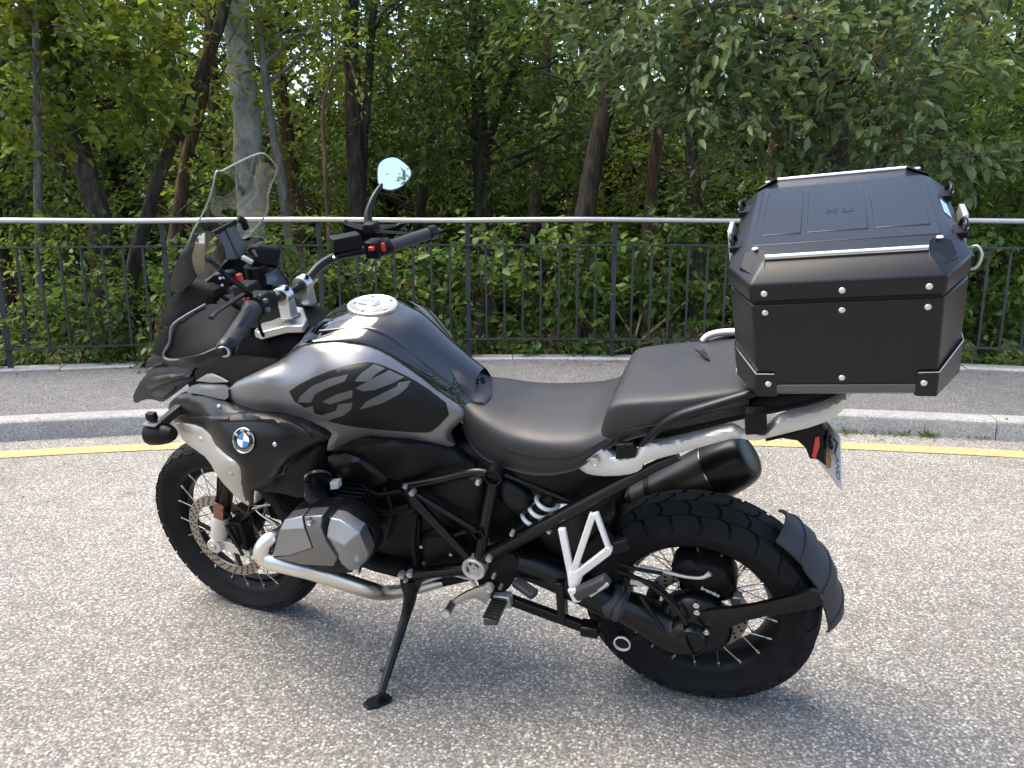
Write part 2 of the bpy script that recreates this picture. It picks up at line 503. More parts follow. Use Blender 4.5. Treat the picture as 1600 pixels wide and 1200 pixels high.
# ------------------------------------------------------------------ railing
A0 = R(-14.99); DP = R(4.54)
rail = thing('railing', 'dark metal railing with thin upright bars and pale steel handrail', 'railing', tuple(arc(R_FENCE, 0, .12)))
Ro = np.array(arc(R_FENCE, 0, .12))
posts = [A0 + DP * k for k in range(-5, 13)]
aa = np.linspace(posts[0], posts[-1], 140)
build('handrail', MB().tube([arc(R_FENCE, a, 1.252 + .004 * math.sin(a * 40)) - Ro for a in aa], .0215, n=14), 'rail_steel', rail, angle=60)
build('rail', MB().grid([[arc(R_FENCE + d[0], a, 1.055 + d[1]) - Ro for d in ((-.02, -.006), (-.02, .006), (.02, .006), (.02, -.006))] for a in aa], closed_v=True, cap=True), 'fence_paint', rail, angle=30)
build('rail', MB().grid([[arc(R_FENCE + d[0], a, .292 + d[1]) - Ro for d in ((-.02, -.006), (-.02, .006), (.02, .006), (.02, -.006))] for a in aa], closed_v=True, cap=True), 'fence_paint', rail, angle=30)
p0 = b0 = None
for k, a in enumerate(posts):
    if p0 is None:
        p0 = build('post', MB().box((0, 0, .55), (.040, .012, 1.12)), 'fence_paint', rail, bevel=.002); o = p0
    else: o = dup(p0, rail)
    o.location = arc(R_FENCE + .027, a, .125) - Ro; o.rotation_euler = (0, 0, -a)
    if k == len(posts) - 1: break
    for j in range(1, 8):
        t = a + DP * j / 8
        if b0 is None:
            b0 = build('baluster', MB().box((0, 0, .381), (.017, .017, .762)), 'fence_paint', rail, bevel=.002); o = b0
        else: o = dup(b0, rail)
        o.location = arc(R_FENCE, t, .292) - Ro; o.rotation_euler = (rnd.uniform(-.004, .004), rnd.uniform(-.004, .004), -t)
# ------------------------------------------------------------------ the wood behind the railing
def bark(name, c1, c2, c3, scale, stretch=.25, bumpd=.02, patches=None):
    m, nt, b = nodes_of(name); tc = nt.nodes.new('ShaderNodeTexCoord')
    mp = nt.nodes.new('ShaderNodeMapping'); mp.inputs['Scale'].default_value = (1, 1, stretch); nt.links.new(tc.outputs['Object'], mp.inputs[0])
    n1 = noise(nt, mp.outputs[0], scale, 8, .65)
    r1 = ramp(nt, n1.outputs[0], [(.32, c1), (.5, c2), (.68, c3)])
    c = r1.outputs[0]
    if patches:
        n2 = noise(nt, mp.outputs[0], 5.0, 5, .6)
        mr = nt.nodes.new('ShaderNodeMapRange'); mr.inputs[1].default_value = .60; mr.inputs[2].default_value = .66; nt.links.new(n2.outputs[0], mr.inputs[0])
        c = mixc(nt, mr.outputs[0], c, patches)
    nt.links.new(c, b.inputs['Base Color']); setp(b, rough=.9, spec=.15)
    bp = nt.nodes.new('ShaderNodeBump'); bp.inputs['Strength'].default_value = .9; bp.inputs['Distance'].default_value = bumpd
    nt.links.new(n1.outputs[0], bp.inputs['Height']); nt.links.new(bp.outputs[0], b.inputs['Normal'])
    MATS[name] = m
bark('bark_dark', (.022, .018, .014), (.055, .045, .035), (.10, .085, .068), 22)
bark('bark_brown', (.035, .024, .016), (.10, .068, .043), (.19, .13, .085), 20)
bark('bark_pale', (.17, .17, .14), (.30, .30, .25), (.40, .39, .34), 12, .6, .006, (.035, .03, .026))
bark('bark_grey', (.06, .055, .045), (.13, .12, .10), (.21, .195, .165), 24)

def leafmat(name, cols, transl=.4, rough=.45):
    m, nt, b = nodes_of(name)
    at = nt.nodes.new('ShaderNodeAttribute'); at.attribute_name = 'leaf_tone'; at.attribute_type = 'GEOMETRY'
    r1 = ramp(nt, at.outputs['Fac'], [(i / (len(cols) - 1), c) for i, c in enumerate(cols)])
    nt.links.new(r1.outputs[0], b.inputs['Base Color']); setp(b, rough=rough, spec=.35)
    tr = nt.nodes.new('ShaderNodeBsdfTranslucent')
    hs = nt.nodes.new('ShaderNodeHueSaturation'); hs.inputs['Hue'].default_value = .485; hs.inputs['Saturation'].default_value = 1.05; hs.inputs['Value'].default_value = 1.4
    nt.links.new(r1.outputs[0], hs.inputs['Color']); nt.links.new(hs.outputs[0], tr.inputs[0])
    mx = nt.nodes.new('ShaderNodeMixShader'); mx.inputs[0].default_value = transl
    nt.links.new(b.outputs[0], mx.inputs[1]); nt.links.new(tr.outputs[0], mx.inputs[2])
    nt.links.new(mx.outputs[0], nt.nodes['Material Output'].inputs[0])
    MATS[name] = m
leafmat('leaf_maple', [(.075, .11, .018), (.12, .175, .026), (.18, .24, .036), (.29, .30, .05)], .45)
leafmat('leaf_dark', [(.038, .072, .018), (.068, .118, .026), (.11, .165, .034), (.18, .22, .045)], .42)
leafmat('leaf_sallow', [(.075, .125, .055), (.11, .175, .07), (.15, .215, .085), (.18, .22, .075), (.24, .21, .06)], .35, .42)
leafmat('leaf_bright', [(.07, .135, .026), (.105, .19, .036), (.15, .24, .046), (.21, .275, .06)], .42)
leafmat('leaf_bramble', [(.042, .088, .02), (.07, .135, .027), (.12, .20, .038), (.22, .21, .05)], .38)
leafmat('leaf_dry', [(.14, .09, .03), (.22, .14, .045), (.28, .19, .07)], .35)

def leaves_mesh(name, centres, dirs, size, rng, material, aspect=.5, droop=.3, oval=False):
    """Leaf blades: four-cornered, folded along the midrib, one tone each."""
    n = len(centres)
    up = rng.normal(size=(n, 3)) * .55 + np.array([0, 0, 1.0]); up /= np.linalg.norm(up, axis=1)[:, None]
    d = dirs + rng.normal(size=(n, 3)) * .55 + np.array([0, 0, -droop]); d -= up * (d * up).sum(1)[:, None] * .6
    d /= np.linalg.norm(d, axis=1)[:, None]
    s = np.cross(d, up); s /= np.linalg.norm(s, axis=1)[:, None] + 1e-9
    nrm = np.cross(s, d)
    L = size * rng.uniform(.5, 1.4, n)[:, None]; wd = L * aspect * rng.uniform(.8, 1.15, n)[:, None]
    base = centres; tip = base + d * L - nrm * L * .14
    fold = nrm * wd * .20; me = bpy.data.meshes.new(name)
    if oval:
        a1 = base + d * L * .28; a2 = base + d * L * .66 - nrm * L * .05
        V = np.stack([base, a1 + s * wd * .46 + fold, a2 + s * wd * .40 + fold, tip, a2 - s * wd * .40 + fold, a1 - s * wd * .46 + fold], 1).reshape(-1, 3); nv_ = 6
        tris = [0, 1, 2, 0, 2, 3, 0, 3, 4, 0, 4, 5]
    else:
        mid = base + d * L * .45
        V = np.stack([base, mid + s * wd * .5 + fold, tip, mid - s * wd * .5 + fold], 1).reshape(-1, 3); nv_ = 4
        tris = [0, 1, 2, 0, 2, 3]
    nt_ = len(tris) // 3
    me.vertices.add(nv_ * n); me.vertices.foreach_set('co', V.astype(np.float32).ravel())
    F = (np.arange(n)[:, None] * nv_ + np.array(tris)).reshape(-1)
    me.loops.add(len(F)); me.loops.foreach_set('vertex_index', F.astype(np.int32))
    me.polygons.add(nt_ * n); me.polygons.foreach_set('loop_start', np.arange(0, len(F), 3, dtype=np.int32))
    me.update(calc_edges=True)
    at = me.attributes.new('leaf_tone', 'FLOAT', 'FACE'); tone = np.clip(rng.beta(2, 2.6, n), 0, 1)
    at.data.foreach_set('value', np.repeat(tone, nt_).astype(np.float32))
    me.materials.append(MATS[material])
    return me

def twig_cloud(rng, blobs, leaves_per_twig=14, tw=.32):
    """Twigs spread through ellipsoids; returns leaf bases, outward directions and the twigs themselves."""
    C, D, T = [], [], []
    for (c, r, n) in blobs:
        c = np.array(c, float); r = np.array(r, float) * np.ones(3)
        k = max(2, n // leaves_per_twig)
        for _ in range(k):
            q = rng.normal(size=3); q /= np.linalg.norm(q); q *= rng.uniform(.25, 1) ** .5
            a = c + q * r; d = q * .8 + rng.normal(size=3) * .5; d /= np.linalg.norm(d)
            T.append((a, a + d * tw)); t = rng.uniform(0, 1, leaves_per_twig)[:, None]
            C.append(a + d * tw * t + rng.normal(size=(leaves_per_twig, 3)) * tw * .16); D.append(np.repeat(d[None], leaves_per_twig, 0))
    return np.vstack(C), np.vstack(D), T

TREE_N = 0
def tree(name, label, trunks, blobs, leaf, size, bark_m, group=None, cat='tree', lpt=14, tw=.32, aspect=.5, seed=None, limb=True, twigs=.35, droop=.3, extra=None, oval=True):
    """trunks: lists of (world point, radius) from root to top. blobs: crown ellipsoids (centre, radii, leaf count)."""
    global TREE_N; TREE_N += 1
    rng = np.random.default_rng(100 + TREE_N if seed is None else seed)
    base = np.array(trunks[0][0][0]) if trunks else np.array(blobs[0][0]); gz = terrain(base[0], base[1]); base = np.array([base[0], base[1], gz])
    t = thing(name, label, cat, tuple(base), group)
    tm = MB()
    for tr in trunks:
        pts = np.array([p for p, r in tr], float); rr = np.array([r for p, r in tr], float)
        pts = catmull(pts, 5); rr = catmull(rr[:, None], 5)[:, 0]
        j = rng.normal(size=pts.shape) * np.minimum(rr, .06)[:, None] * .10; j[:, 2] = 0; pts = pts + j
        tm.tube(pts - base, np.maximum(rr, .004), n=10)
    C, D, T = twig_cloud(rng, blobs, lpt, tw) if blobs else (np.zeros((0, 3)), None, [])
    if limb and trunks:
        allp = np.vstack([catmull(np.array([p for p, r in tr], float), 5) for tr in trunks]); allr = np.concatenate([catmull(np.array([[r] for p, r in tr], float), 5)[:, 0] for tr in trunks])
        for (c, r, n) in blobs:
            c = np.array(c, float); r = np.array(r) * np.ones(3)
            for _ in range(3 if n > 300 else 2):
                e = c + rng.normal(size=3) * r * .45
                cand = np.linalg.norm(allp - e, axis=1) + 1.2 * np.maximum(0, allp[:, 2] - e[2] + .2)
                i = int(np.argmin(cand)); a = allp[i]; L = np.linalg.norm(e - a)
                if L < .15: continue
                mid = (a + e) / 2 + rng.normal(size=3) * L * .10 + np.array([0, 0, .10 * L]); r0 = min(allr[i] * .6, .012 + .014 * L)
                tm.tube(np.array([a, a * .6 + mid * .4 + rng.normal(size=3) * L * .03, mid, e * .6 + mid * .4 + rng.normal(size=3) * L * .04, e]) - base, [r0, r0 * .85, r0 * .65, r0 * .45, .004], n=6, spline=3)
    for (a, b2) in T:
        if rng.random() < twigs: tm.tube(np.array([a - (b2 - a) * .5, a, b2]) - base, [.005, .004, .0015], n=4)
    if extra: extra(tm, base, rng)
    if tm.v: build('trunk', tm, bark_m, t, angle=60, fix=False)
    if len(C):
        me = leaves_mesh('crown', C - base, D, size, rng, leaf, aspect, droop, oval); o = bpy.data.objects.new('crown', me); COL.objects.link(o); o.parent = t
    return t

def g(px, Y, dz=-.05):
    """Root point on the ground below photo column px at distance Y."""
    x = (px - 800) / FOCAL * (Y * math.cos(PITCH) + (CAM_H + .3) * math.sin(PITCH)); return np.array([x, Y, terrain(x, Y) + dz])
def up(p, dx, dy, z): return np.array([p[0] + dx, p[1] + dy, z])
rs = random.Random(11)

def crown_over(x, y, z0, z1, rx, ry, n, k=4, rs=rs):
    out = []; z1 = min(z1, z0 + 1.0); n = int(n * .35); k = 3
    for i in range(k):
        f = (i + .5) / k; w = math.sin(math.pi * min(.95, .25 + .75 * f)) ** .7
        out.append(((x + rs.uniform(-.35, .35) * rx, y + rs.uniform(-.35, .35) * ry, z0 + (z1 - z0) * f), (rx * w * rs.uniform(.7, 1), ry * w * rs.uniform(.7, 1), (z1 - z0) / k * .9), n // k))
    return out

# the pale thick trunk left of the windscreen
tree('poplar_tree', 'thick pale trunked tree with dark scars behind the windscreen', [[(g(396, 8.5), .165), (W(393, 330, 8.5), .145), (W(386, 200, 8.5), .138), (W(376, 90, 8.5), .132), (W(368, 0, 8.5), .125), (W(360, -200, 8.6), .12), (W(352, -500, 8.6), .08)]],
     crown_over(-2.9, 8.9, 4.0, 8.5, 2.0, 1.6, 3600), 'leaf_maple', .10, 'bark_pale', seed=1)
tree('slim_tree', 'slim crooked grey stem just right of the thick pale trunk', [[(g(470, 8.1), .06), (W(457, 420, 8.1), .05), (W(441, 285, 8.1), .045), (W(424, 190, 8.15), .04), (W(410, 80, 8.2), .036), (W(402, -60, 8.3), .03), (W(398, -250, 8.4), .015)]],
     [((W(440, -60, 8.2)), (.9, .7, .5), 700), ((W(500, 60, 8.4)), (.5, .5, .35), 320)], 'leaf_maple', .075, 'bark_grey', seed=2)
tree('twin_stem_tree', 'dark twin stemmed tree behind the right hand mirror', [[(g(562, 9), .11), (W(556, 330, 9), .095), (W(552, 160, 9), .085), (W(548, -20, 9), .075), (W(540, -300, 9), .05)],
     [(g(590, 9.1), .06), (W(566, 330, 9.1), .05), (W(574, 150, 9.1), .045), (W(586, -20, 9.1), .04), (W(600, -250, 9.1), .02)]],
     [(W(640, 40, 9.2), (.9, .8, .7), 900), (W(520, 230, 9.3), (.5, .5, .5), 420), (W(600, -150, 9.2), (1.3, 1, .9), 1100)] + crown_over(-1.2, 9.5, 4.8, 9, 2, 1.6, 2400), 'leaf_dark', .085, 'bark_dark', seed=3)
tree('leaning_tree', 'dark stem leaning right across the left side of the wood', [[(g(180, 7.9), .08), (W(205, 430, 7.9), .068), (W(250, 270, 8.0), .058), (W(298, 155, 8.1), .05), (W(345, 30, 8.2), .05), (W(390, -150, 8.3), .03)]],
     [(W(300, 90, 8.1), (.7, .6, .5), 520), (W(380, -120, 8.3), (1.1, .8, .7), 800)], 'leaf_maple', .08, 'bark_dark', seed=4)
tree('forked_tree', 'forked brown stem between the leaning stem and the pale trunk', [[(g(250, 8.9), .09), (W(270, 400, 8.9), .075), (W(292, 250, 8.9), .062), (W(318, 150, 8.9), .05), (W(328, 0, 8.9), .042), (W(335, -200, 9), .02)],
     [(W(292, 250, 8.9), .05), (W(280, 150, 9.0), .04), (W(262, 40, 9.1), .03), (W(250, -120, 9.2), .015)]],
     [(W(280, 60, 9.0), (.8, .7, .6), 700), (W(330, 300, 9.0), (.4, .5, .4), 260)] + crown_over(-4, 9.4, 4.2, 8, 1.8, 1.4, 1800), 'leaf_maple', .08, 'bark_brown', seed=5)
tree('oak_tree', 'stout dark trunk with bushy crown near the left edge', [[(g(172, 7.5), .125), (W(155, 350, 7.5), .10), (W(132, 260, 7.5), .092), (W(112, 185, 7.55), .085), (W(92, 110, 7.6), .072), (W(76, 0, 7.7), .075), (W(60, -200, 7.8), .05)]],
     [(W(120, 70, 7.5), (.75, .5, .45), 900), (W(30, 120, 7.4), (.6, .5, .5), 700), (W(190, 140, 7.7), (.5, .5, .4), 450), (W(60, -40, 7.6), (1, .7, .5), 1000)] + crown_over(-4.6, 8.0, 3.9, 7.6, 1.7, 1.4, 2000), 'leaf_maple', .095, 'bark_dark', aspect=.75, seed=6)
tree('sapling', 'slender straight pale sapling behind the leftmost railing panel', [[(g(66, 7.1), .042), (W(63, 430, 7.1), .038), (W(60, 300, 7.1), .035), (W(58, 150, 7.12), .03), (W(54, -20, 7.15), .022), (W(50, -160, 7.2), .01)]],
     [(W(40, 40, 7.1), (.5, .4, .4), 420), (W(70, 200, 7.1), (.3, .3, .3), 160)], 'leaf_maple', .08, 'bark_grey', aspect=.7, seed=7)
tree('sapling', 'thin bare orange brown sapling in front of the twin stems', [[(g(520, 7.5), .024), (W(516, 420, 7.5), .022), (W(508, 260, 7.5), .019), (W(505, 170, 7.5), .016), (W(520, 110, 7.5), .011), (W(537, 85, 7.5), .005)]],
     [(W(540, 90, 7.6), (.2, .2, .2), 60)], 'leaf_maple', .07, 'bark_brown', seed=8)
tree('rough_bark_tree', 'rough barked grey tree leaning right behind the middle of the railing', [[(g(900, 8.0), .12), (W(905, 420, 8), .105), (W(918, 310, 8), .098), (W(936, 215, 8), .09), (W(957, 125, 8.05), .082), (W(968, 20, 8.1), .07), (W(975, -200, 8.2), .04)],
     [(W(957, 125, 8.05), .04), (W(985, 90, 8.0), .03), (W(1020, 20, 7.9), .022), (W(1050, -60, 7.8), .01)]],
     [(W(880, 60, 8.2), (.7, .6, .5), 700), (W(1020, 60, 8.1), (.7, .6, .5), 700), (W(950, -120, 8.2), (1.3, 1, .8), 1100)] + crown_over(1.0, 8.9, 4.0, 8.6, 2.0, 1.6, 2400), 'leaf_dark', .085, 'bark_dark', seed=9)
def dead_branches(tm, base, rng):
    for k in range(16):
        z = rng.uniform(1.5, 2.9); a = np.array([W(1018, 290, 9)[0] + (z - 1.9) * .12, 9.0, z]); s = rng.uniform(.4, 1.1)
        d = np.array([rng.choice([-.6, 1]) * rng.uniform(.5, 1), rng.uniform(-.6, .3), rng.uniform(-.25, .25)]); b2 = a + d * s
        tm.tube(np.array([a, (a + b2) / 2 + rng.normal(size=3) * .05, b2]) - base, [.016, .010, .003], n=5, spline=3)
        for j in range(4):
            c = a + (b2 - a) * rng.uniform(.3, 1); tm.tube(np.array([c, c + rng.normal(size=3) * .22]) - base, [.005, .0015], n=4)
tree('pine_tree', 'orange barked pine with bare dead side branches left of the top case', [[(g(1008, 9), .085), (W(1012, 400, 9), .075), (W(1018, 300, 9), .068), (W(1030, 200, 9), .058), (W(1052, 90, 9), .05), (W(1070, -60, 9), .04), (W(1090, -300, 9), .02)]],
     [(W(1090, 150, 9), (.35, .3, .2), 130), (W(1100, -150, 9.1), (1.1, .9, .8), 900)], 'leaf_dry', .08, 'bark_brown', seed=10, extra=dead_branches)
tree('hornbeam_tree', 'dense dark green tree filling the middle of the wood', [[(g(760, 9.6), .13), (W(755, 330, 9.6), .11), (W(748, 150, 9.6), .09), (W(740, -60, 9.7), .06)], [(W(752, 250, 9.6), .05), (W(800, 120, 9.5), .035), (W(850, 10, 9.4), .015)]],
     [(W(700, 60, 9.3), (.8, .7, .6), 1200), (W(820, 90, 9.2), (.8, .7, .6), 1200), (W(760, 210, 9.2), (.9, .7, .5), 1200), (W(860, 230, 9.2), (.6, .6, .5), 700), (W(660, 200, 9.5), (.5, .5, .5), 600), (W(770, -120, 9.5), (1.6, 1.1, .9), 1500)] + crown_over(-.2, 10.2, 4.6, 9.4, 2.2, 1.8, 2400), 'leaf_dark', .085, 'bark_dark', seed=12)

# the sallow whose branches hang over the railing behind the top case
sx = g(1290, 8.0)
tree('sallow_tree', 'large leaved grey green tree hanging over behind the top case',
     [[(sx, .12), (up(sx, -.05, -.1, 1.2), .1), (up(sx, -.2, -.25, 2.2), .085), (up(sx, -.45, -.4, 3.2), .06), (up(sx, -.8, -.5, 4.2), .035)], [(up(sx, -.05, -.1, 1.2), .07), (up(sx, .35, -.3, 2.1), .055), (up(sx, .8, -.5, 2.9), .04), (up(sx, 1.2, -.6, 3.7), .02)]],
     [(W(1000, 60, 7.0), (.55, .45, .30), 435), (W(1110, 100, 6.9), (.55, .45, .38), 551), (W(1220, 60, 6.8), (.6, .45, .35), 609), (W(1330, 110, 6.8), (.6, .45, .4), 609), (W(1180, 190, 6.9), (.5, .4, .28), 478), (W(1340, 220, 6.9), (.5, .4, .3), 478), (W(1440, 90, 6.9), (.5, .45, .4), 478), (W(1060, 180, 7.2), (.35, .35, .22), 261),
      (W(920, 110, 7.3), (.28, .3, .25), 159), (W(1460, 230, 7.0), (.4, .4, .3), 377), (W(1250, -60, 7.0), (1.2, .7, .4), 1305), (W(1000, -80, 7.2), (.9, .7, .4), 870), (W(1480, -60, 7.2), (.9, .7, .4), 870)] + crown_over(3.0, 8.4, 3.8, 7.5, 2.2, 1.5, 1800),
     'leaf_sallow', .105, 'bark_grey', aspect=.48, lpt=13, tw=.34, seed=13, twigs=.9, droop=.5)
bx = g(1530, 7.6)
tree('hazel_shrub', 'bright green leafy shrub at the right edge beyond the railing', [[(bx, .05), (up(bx, .1, 0, 1.0), .04), (up(bx, .2, -.1, 2.0), .028), (up(bx, .4, 0, 3.0), .012)], [(bx, .04), (up(bx, -.2, -.1, .9), .03), (up(bx, -.35, -.1, 1.8), .015)], [(bx, .04), (up(bx, .5, 0, .9), .03), (up(bx, .9, -.1, 1.9), .015)]],
     [(W(1550, 200, 7.5), (.6, .5, .5), 1100), (W(1500, 320, 7.4), (.6, .5, .4), 1000), (W(1590, 420, 7.3), (.5, .4, .45), 900), (W(1460, 440, 7.3), (.5, .4, .4), 700), (W(1560, 80, 7.7), (.6, .5, .4), 800), (W(1660, 250, 7.5), (.6, .5, .9), 1200), (W(1480, 530, 7.2), (.6, .3, .2), 500), (W(1700, 450, 7.3), (.6, .4, .5), 700)], 'leaf_bright', .075, 'bark_brown', cat='shrub', aspect=.62, seed=14)

# undergrowth just behind the railing
def shrub(name, label, spots, leaf, size, aspect, seed, n=420, canes=5):
    rng = np.random.default_rng(seed); b = g(spots[0][0], spots[0][2], 0)
    trunks = []; blobs = []
    for (px, py, Y, rx, rz) in spots:
        c = W(px, py, Y); blobs.append((c, (rx, .28, rz), int(n * rx * rz / .12)))
        r0 = np.array([c[0] + rng.normal() * .1, Y + .05, terrain(c[0], Y) - .03])
        for _ in range(canes):
            e = c + rng.normal(size=3) * np.array([rx, .2, rz]) * .6
            trunks.append([(r0 + rng.normal(size=3) * [.08, .05, 0], .009), ((r0 + e) / 2 + rng.normal(size=3) * .05, .007), (e, .003)])
    tr = tree(name, label, trunks, blobs, leaf, size, 'bark_brown', cat='shrub', aspect=aspect, seed=seed, limb=False, lpt=10, tw=.2, twigs=.5)
    return tr
shrub('bramble', 'bright bramble bush behind the railing above the tank', [(700, 470, 6.95, .5, .3), (640, 420, 7.0, .3, .25), (760, 400, 7.0, .4, .25)], 'leaf_bramble', .085, .68, 31)
shrub('bramble', 'leafy bramble behind the railing over the rider seat', [(880, 430, 7.0, .45, .35), (950, 480, 6.95, .4, .25), (860, 520, 6.9, .4, .15)], 'leaf_bramble', .09, .66, 32)
shrub('bramble', 'yellowing bramble behind the railing left of the top case', [(1060, 430, 7.0, .4, .35), (1120, 500, 6.95, .3, .2), (1010, 380, 7.1, .3, .2)], 'leaf_bramble', .08, .66, 33)
shrub('ivy_bush', 'low ivy bush behind the railing at the left edge', [(60, 510, 6.5, .5, .2), (150, 480, 6.6, .4, .28), (10, 540, 6.4, .4, .12)], 'leaf_bramble', .065, .75, 34)
shrub('ivy_bush', 'low dark ivy behind the railing in front of the fork', [(215, 500, 6.6, .35, .28), (270, 540, 6.5, .4, .14)], 'leaf_dark', .065, .75, 35)
shrub('elder_bush', 'small bush behind the railing between windscreen and mirror', [(500, 470, 7.0, .4, .3), (560, 440, 7.0, .3, .25), (450, 400, 7.1, .3, .3)], 'leaf_dark', .075, .55, 36)
shrub('elder_bush', 'green bush under the handrail beside the front mirror', [(330, 440, 6.9, .45, .35), (390, 500, 6.8, .4, .25)], 'leaf_bramble', .07, .6, 37)
shrub('elder_bush', 'bush behind the railing hidden low beside the top case', [(1240, 520, 6.9, .5, .25), (1180, 400, 7.2, .4, .3)], 'leaf_bright', .075, .6, 38)
shrub('nettle_clump', 'sunlit nettle clump under the handrail at far left', [(110, 400, 7.1, .3, .3), (40, 440, 7.0, .3, .3)], 'leaf_maple', .07, .5, 39)

# fallen canes leaning at the foot of the railing
cn = thing('dry_canes', 'bundle of broken pale dry canes behind the railing above the passenger seat', 'canes', tuple(W(1000, 545, 6.85)))
cb = np.array(W(1000, 545, 6.85)); rngc = np.random.default_rng(5)
for (x0, y0, x1, y1) in ((985, 545, 1076, 468), (1000, 548, 960, 480), (990, 540, 1010, 470), (1015, 550, 1100, 520), (960, 550, 1040, 530)):
    a, b2 = np.array(W(x0, y0, 6.85)), np.array(W(x1, y1, 6.95))
    build('cane', MB().tube(np.array([a, (a + b2) / 2 + rngc.normal(size=3) * .02, b2]) - cb, [.011, .010, .006], n=6, spline=3), mat('dry_cane', (.38, .28, .15), .8, var=.2, vscale=20) if 'dry_cane' not in MATS else 'dry_cane', cn, angle=60)

# trees further back, each its own stem and crown
back = [(20, 10.5, .10, 0), (118, 11.5, .08, 5), (210, 12.5, .12, -10), (345, 11.2, .09, 8), (430, 12.8, .07, 4), (480, 11.0, .10, -6), (628, 12.2, .08, 30), (690, 13.5, .11, -8), (820, 12.0, .09, 12), (900, 13.0, .10, 0), (1090, 12.4, .11, -12), (1180, 13.6, .1, 6), (1330, 12.0, .1, 0), (1450, 13.2, .12, 8), (1560, 11.8, .09, -6), (-120, 10.8, .1, 8), (1730, 11.5, .1, 0)]
words_b = ['slim dark tree deep in the wood at the left edge', 'dark straight stem behind the stout oak', 'dark leaning stem deep behind the leaning tree', 'dark stem directly left of the thick pale trunk', 'thin dark stem right of the crooked grey stem', 'dark stem deep behind the thin orange sapling', 'stem slanting right behind the right mirror', 'dark tree far behind the fuel cap', 'dark tree far back behind the middle of the handrail', 'straight dark tree deep behind the rough barked tree', 'dark tree deep behind the pine', 'dark tree far behind the front edge of the top case', 'dark tree deep behind the top case lid', 'dark tree far behind the rear of the top case', 'dark tree deep behind the bright green shrub', 'dark tree beyond the left edge of the view', 'dark tree beyond the right edge of the view']
for i, ((px, Y, r, ln), lab) in enumerate(zip(back, words_b)):
    b = g(px, Y); rr = random.Random(50 + i); lean = ln / 100
    H = rr.uniform(8, 10.5)
    tp = [(b, r * 1.2), (up(b, lean * 1, rr.uniform(-.1, .1), b[2] + 1.8), r), (up(b, lean * 2 + rr.uniform(-.1, .1), 0, b[2] + 3.6), r * .85), (up(b, lean * 3.4, rr.uniform(-.2, .2), b[2] + 5.6), r * .6), (up(b, lean * 4.5, 0, b[2] + H), r * .15)]
    bl = []
    for k in range(16):
        z = b[2] + rr.uniform(.3, 5.2); bl.append(((b[0] + rr.uniform(-1.2, 1.2), b[1] + rr.uniform(-.9, .9), z), (rr.uniform(.45, .85), .6, rr.uniform(.3, .6)), rr.randint(180, 340)))
    bl += crown_over(b[0] + lean * 3, b[1], b[2] + 4.6, b[2] + H, 1.9, 1.7, 1500, rs=rr)
    tree('woodland_tree', lab, [tp], bl, ['leaf_dark', 'leaf_maple', 'leaf_dark', 'leaf_bright'][i % 4], .10, ['bark_dark', 'bark_brown'][i % 2], group='trees further back in the wood', seed=200 + i, twigs=.15, oval=False)

# the rest of the wood reads as one mass
rngf = np.random.default_rng(77); blobs = []
for k in range(760):
    a = rngf.uniform(-.72, .72); d = rngf.uniform(14.5, 24); x, y = d * math.sin(a), d * math.cos(a)
    if abs(x) > 13.5: continue
    z = terrain(x, y) + rngf.uniform(.2, 7.4) * (1 if rngf.random() < .8 else .5)
    if rngf.random() < max(0, (z - 1.8) / (2.6 if -.36 < a < -.06 or .22 < a < .36 else 4.6)): continue
    blobs.append(((x, y, z), (rngf.uniform(.8, 1.5), 1, rngf.uniform(.5, 1.0)), 300))
C, D, T = twig_cloud(rngf, blobs, 14, .45)
me = leaves_mesh('far_wood', C, D, .25, rngf, 'leaf_dark', .6); o = bpy.data.objects.new('far_wood', me); COL.objects.link(o)
tag(o, 'far undergrowth and foliage of the wood', 'foliage', kind='stuff')
fm = MB()
for k in range(60):
    a = rngf.uniform(-.7, .7); d = rngf.uniform(15, 24); x, y = d * math.sin(a), d * math.cos(a); z = terrain(x, y)
    r = rngf.uniform(.05, .13); l = rngf.normal() * .4
    fm.tube([(x, y, z - .1), (x + l * .3, y, z + 3), (x + l, y, z + 8)], [r, r * .8, r * .3], n=6, spline=2)
tag(build('far_trunks', fm, 'bark_dark', angle=60, fix=False), 'far stems of the wood standing beyond the nearer trees', 'tree stems', kind='stuff')

# low ground cover and litter along the foot of the railing
rngg = np.random.default_rng(9); n = 5200
aa_ = rngg.uniform(R(-24), R(24), n); rr_ = R_FENCE + .1 + np.abs(rngg.normal(0, .8, n))
cc = np.array([[BEND[0] + r * math.sin(a), BEND[1] + r * math.cos(a), 0] for a, r in zip(aa_, rr_)]); cc[:, 2] = [terrain(x, y) + abs(h) for (x, y, _), h in zip(cc, rngg.normal(0.03, .12, n))]
me = leaves_mesh('ground_cover', cc, rngg.normal(size=(n, 3)), .075, rngg, 'leaf_bramble', .7, 0); o = bpy.data.objects.new('ground_cover', me); COL.objects.link(o)
tag(o, 'low leafy ground cover at the foot of the railing', 'ground cover', kind='stuff')
n = 420
aa_ = rngg.uniform(R(-22), R(22), n); rr_ = np.where(rngg.random(n) < .75, R_FENCE - .08 - np.abs(rngg.normal(0, .10, n)), R_KERB + rngg.normal(-.05, .06, n))
cc = np.array([[BEND[0] + r * math.sin(a), BEND[1] + r * math.cos(a), .13 if r > R_KERB + .0 else .006] for a, r in zip(aa_, rr_)])
me = leaves_mesh('leaf_litter', cc, rngg.normal(size=(n, 3)) * [1, 1, 0], .028, rngg, 'leaf_dry', .5, 0); o = bpy.data.objects.new('leaf_litter', me); COL.objects.link(o)
tag(o, 'small dry leaves lying along the kerb and pavement edge', 'leaf litter', kind='stuff')
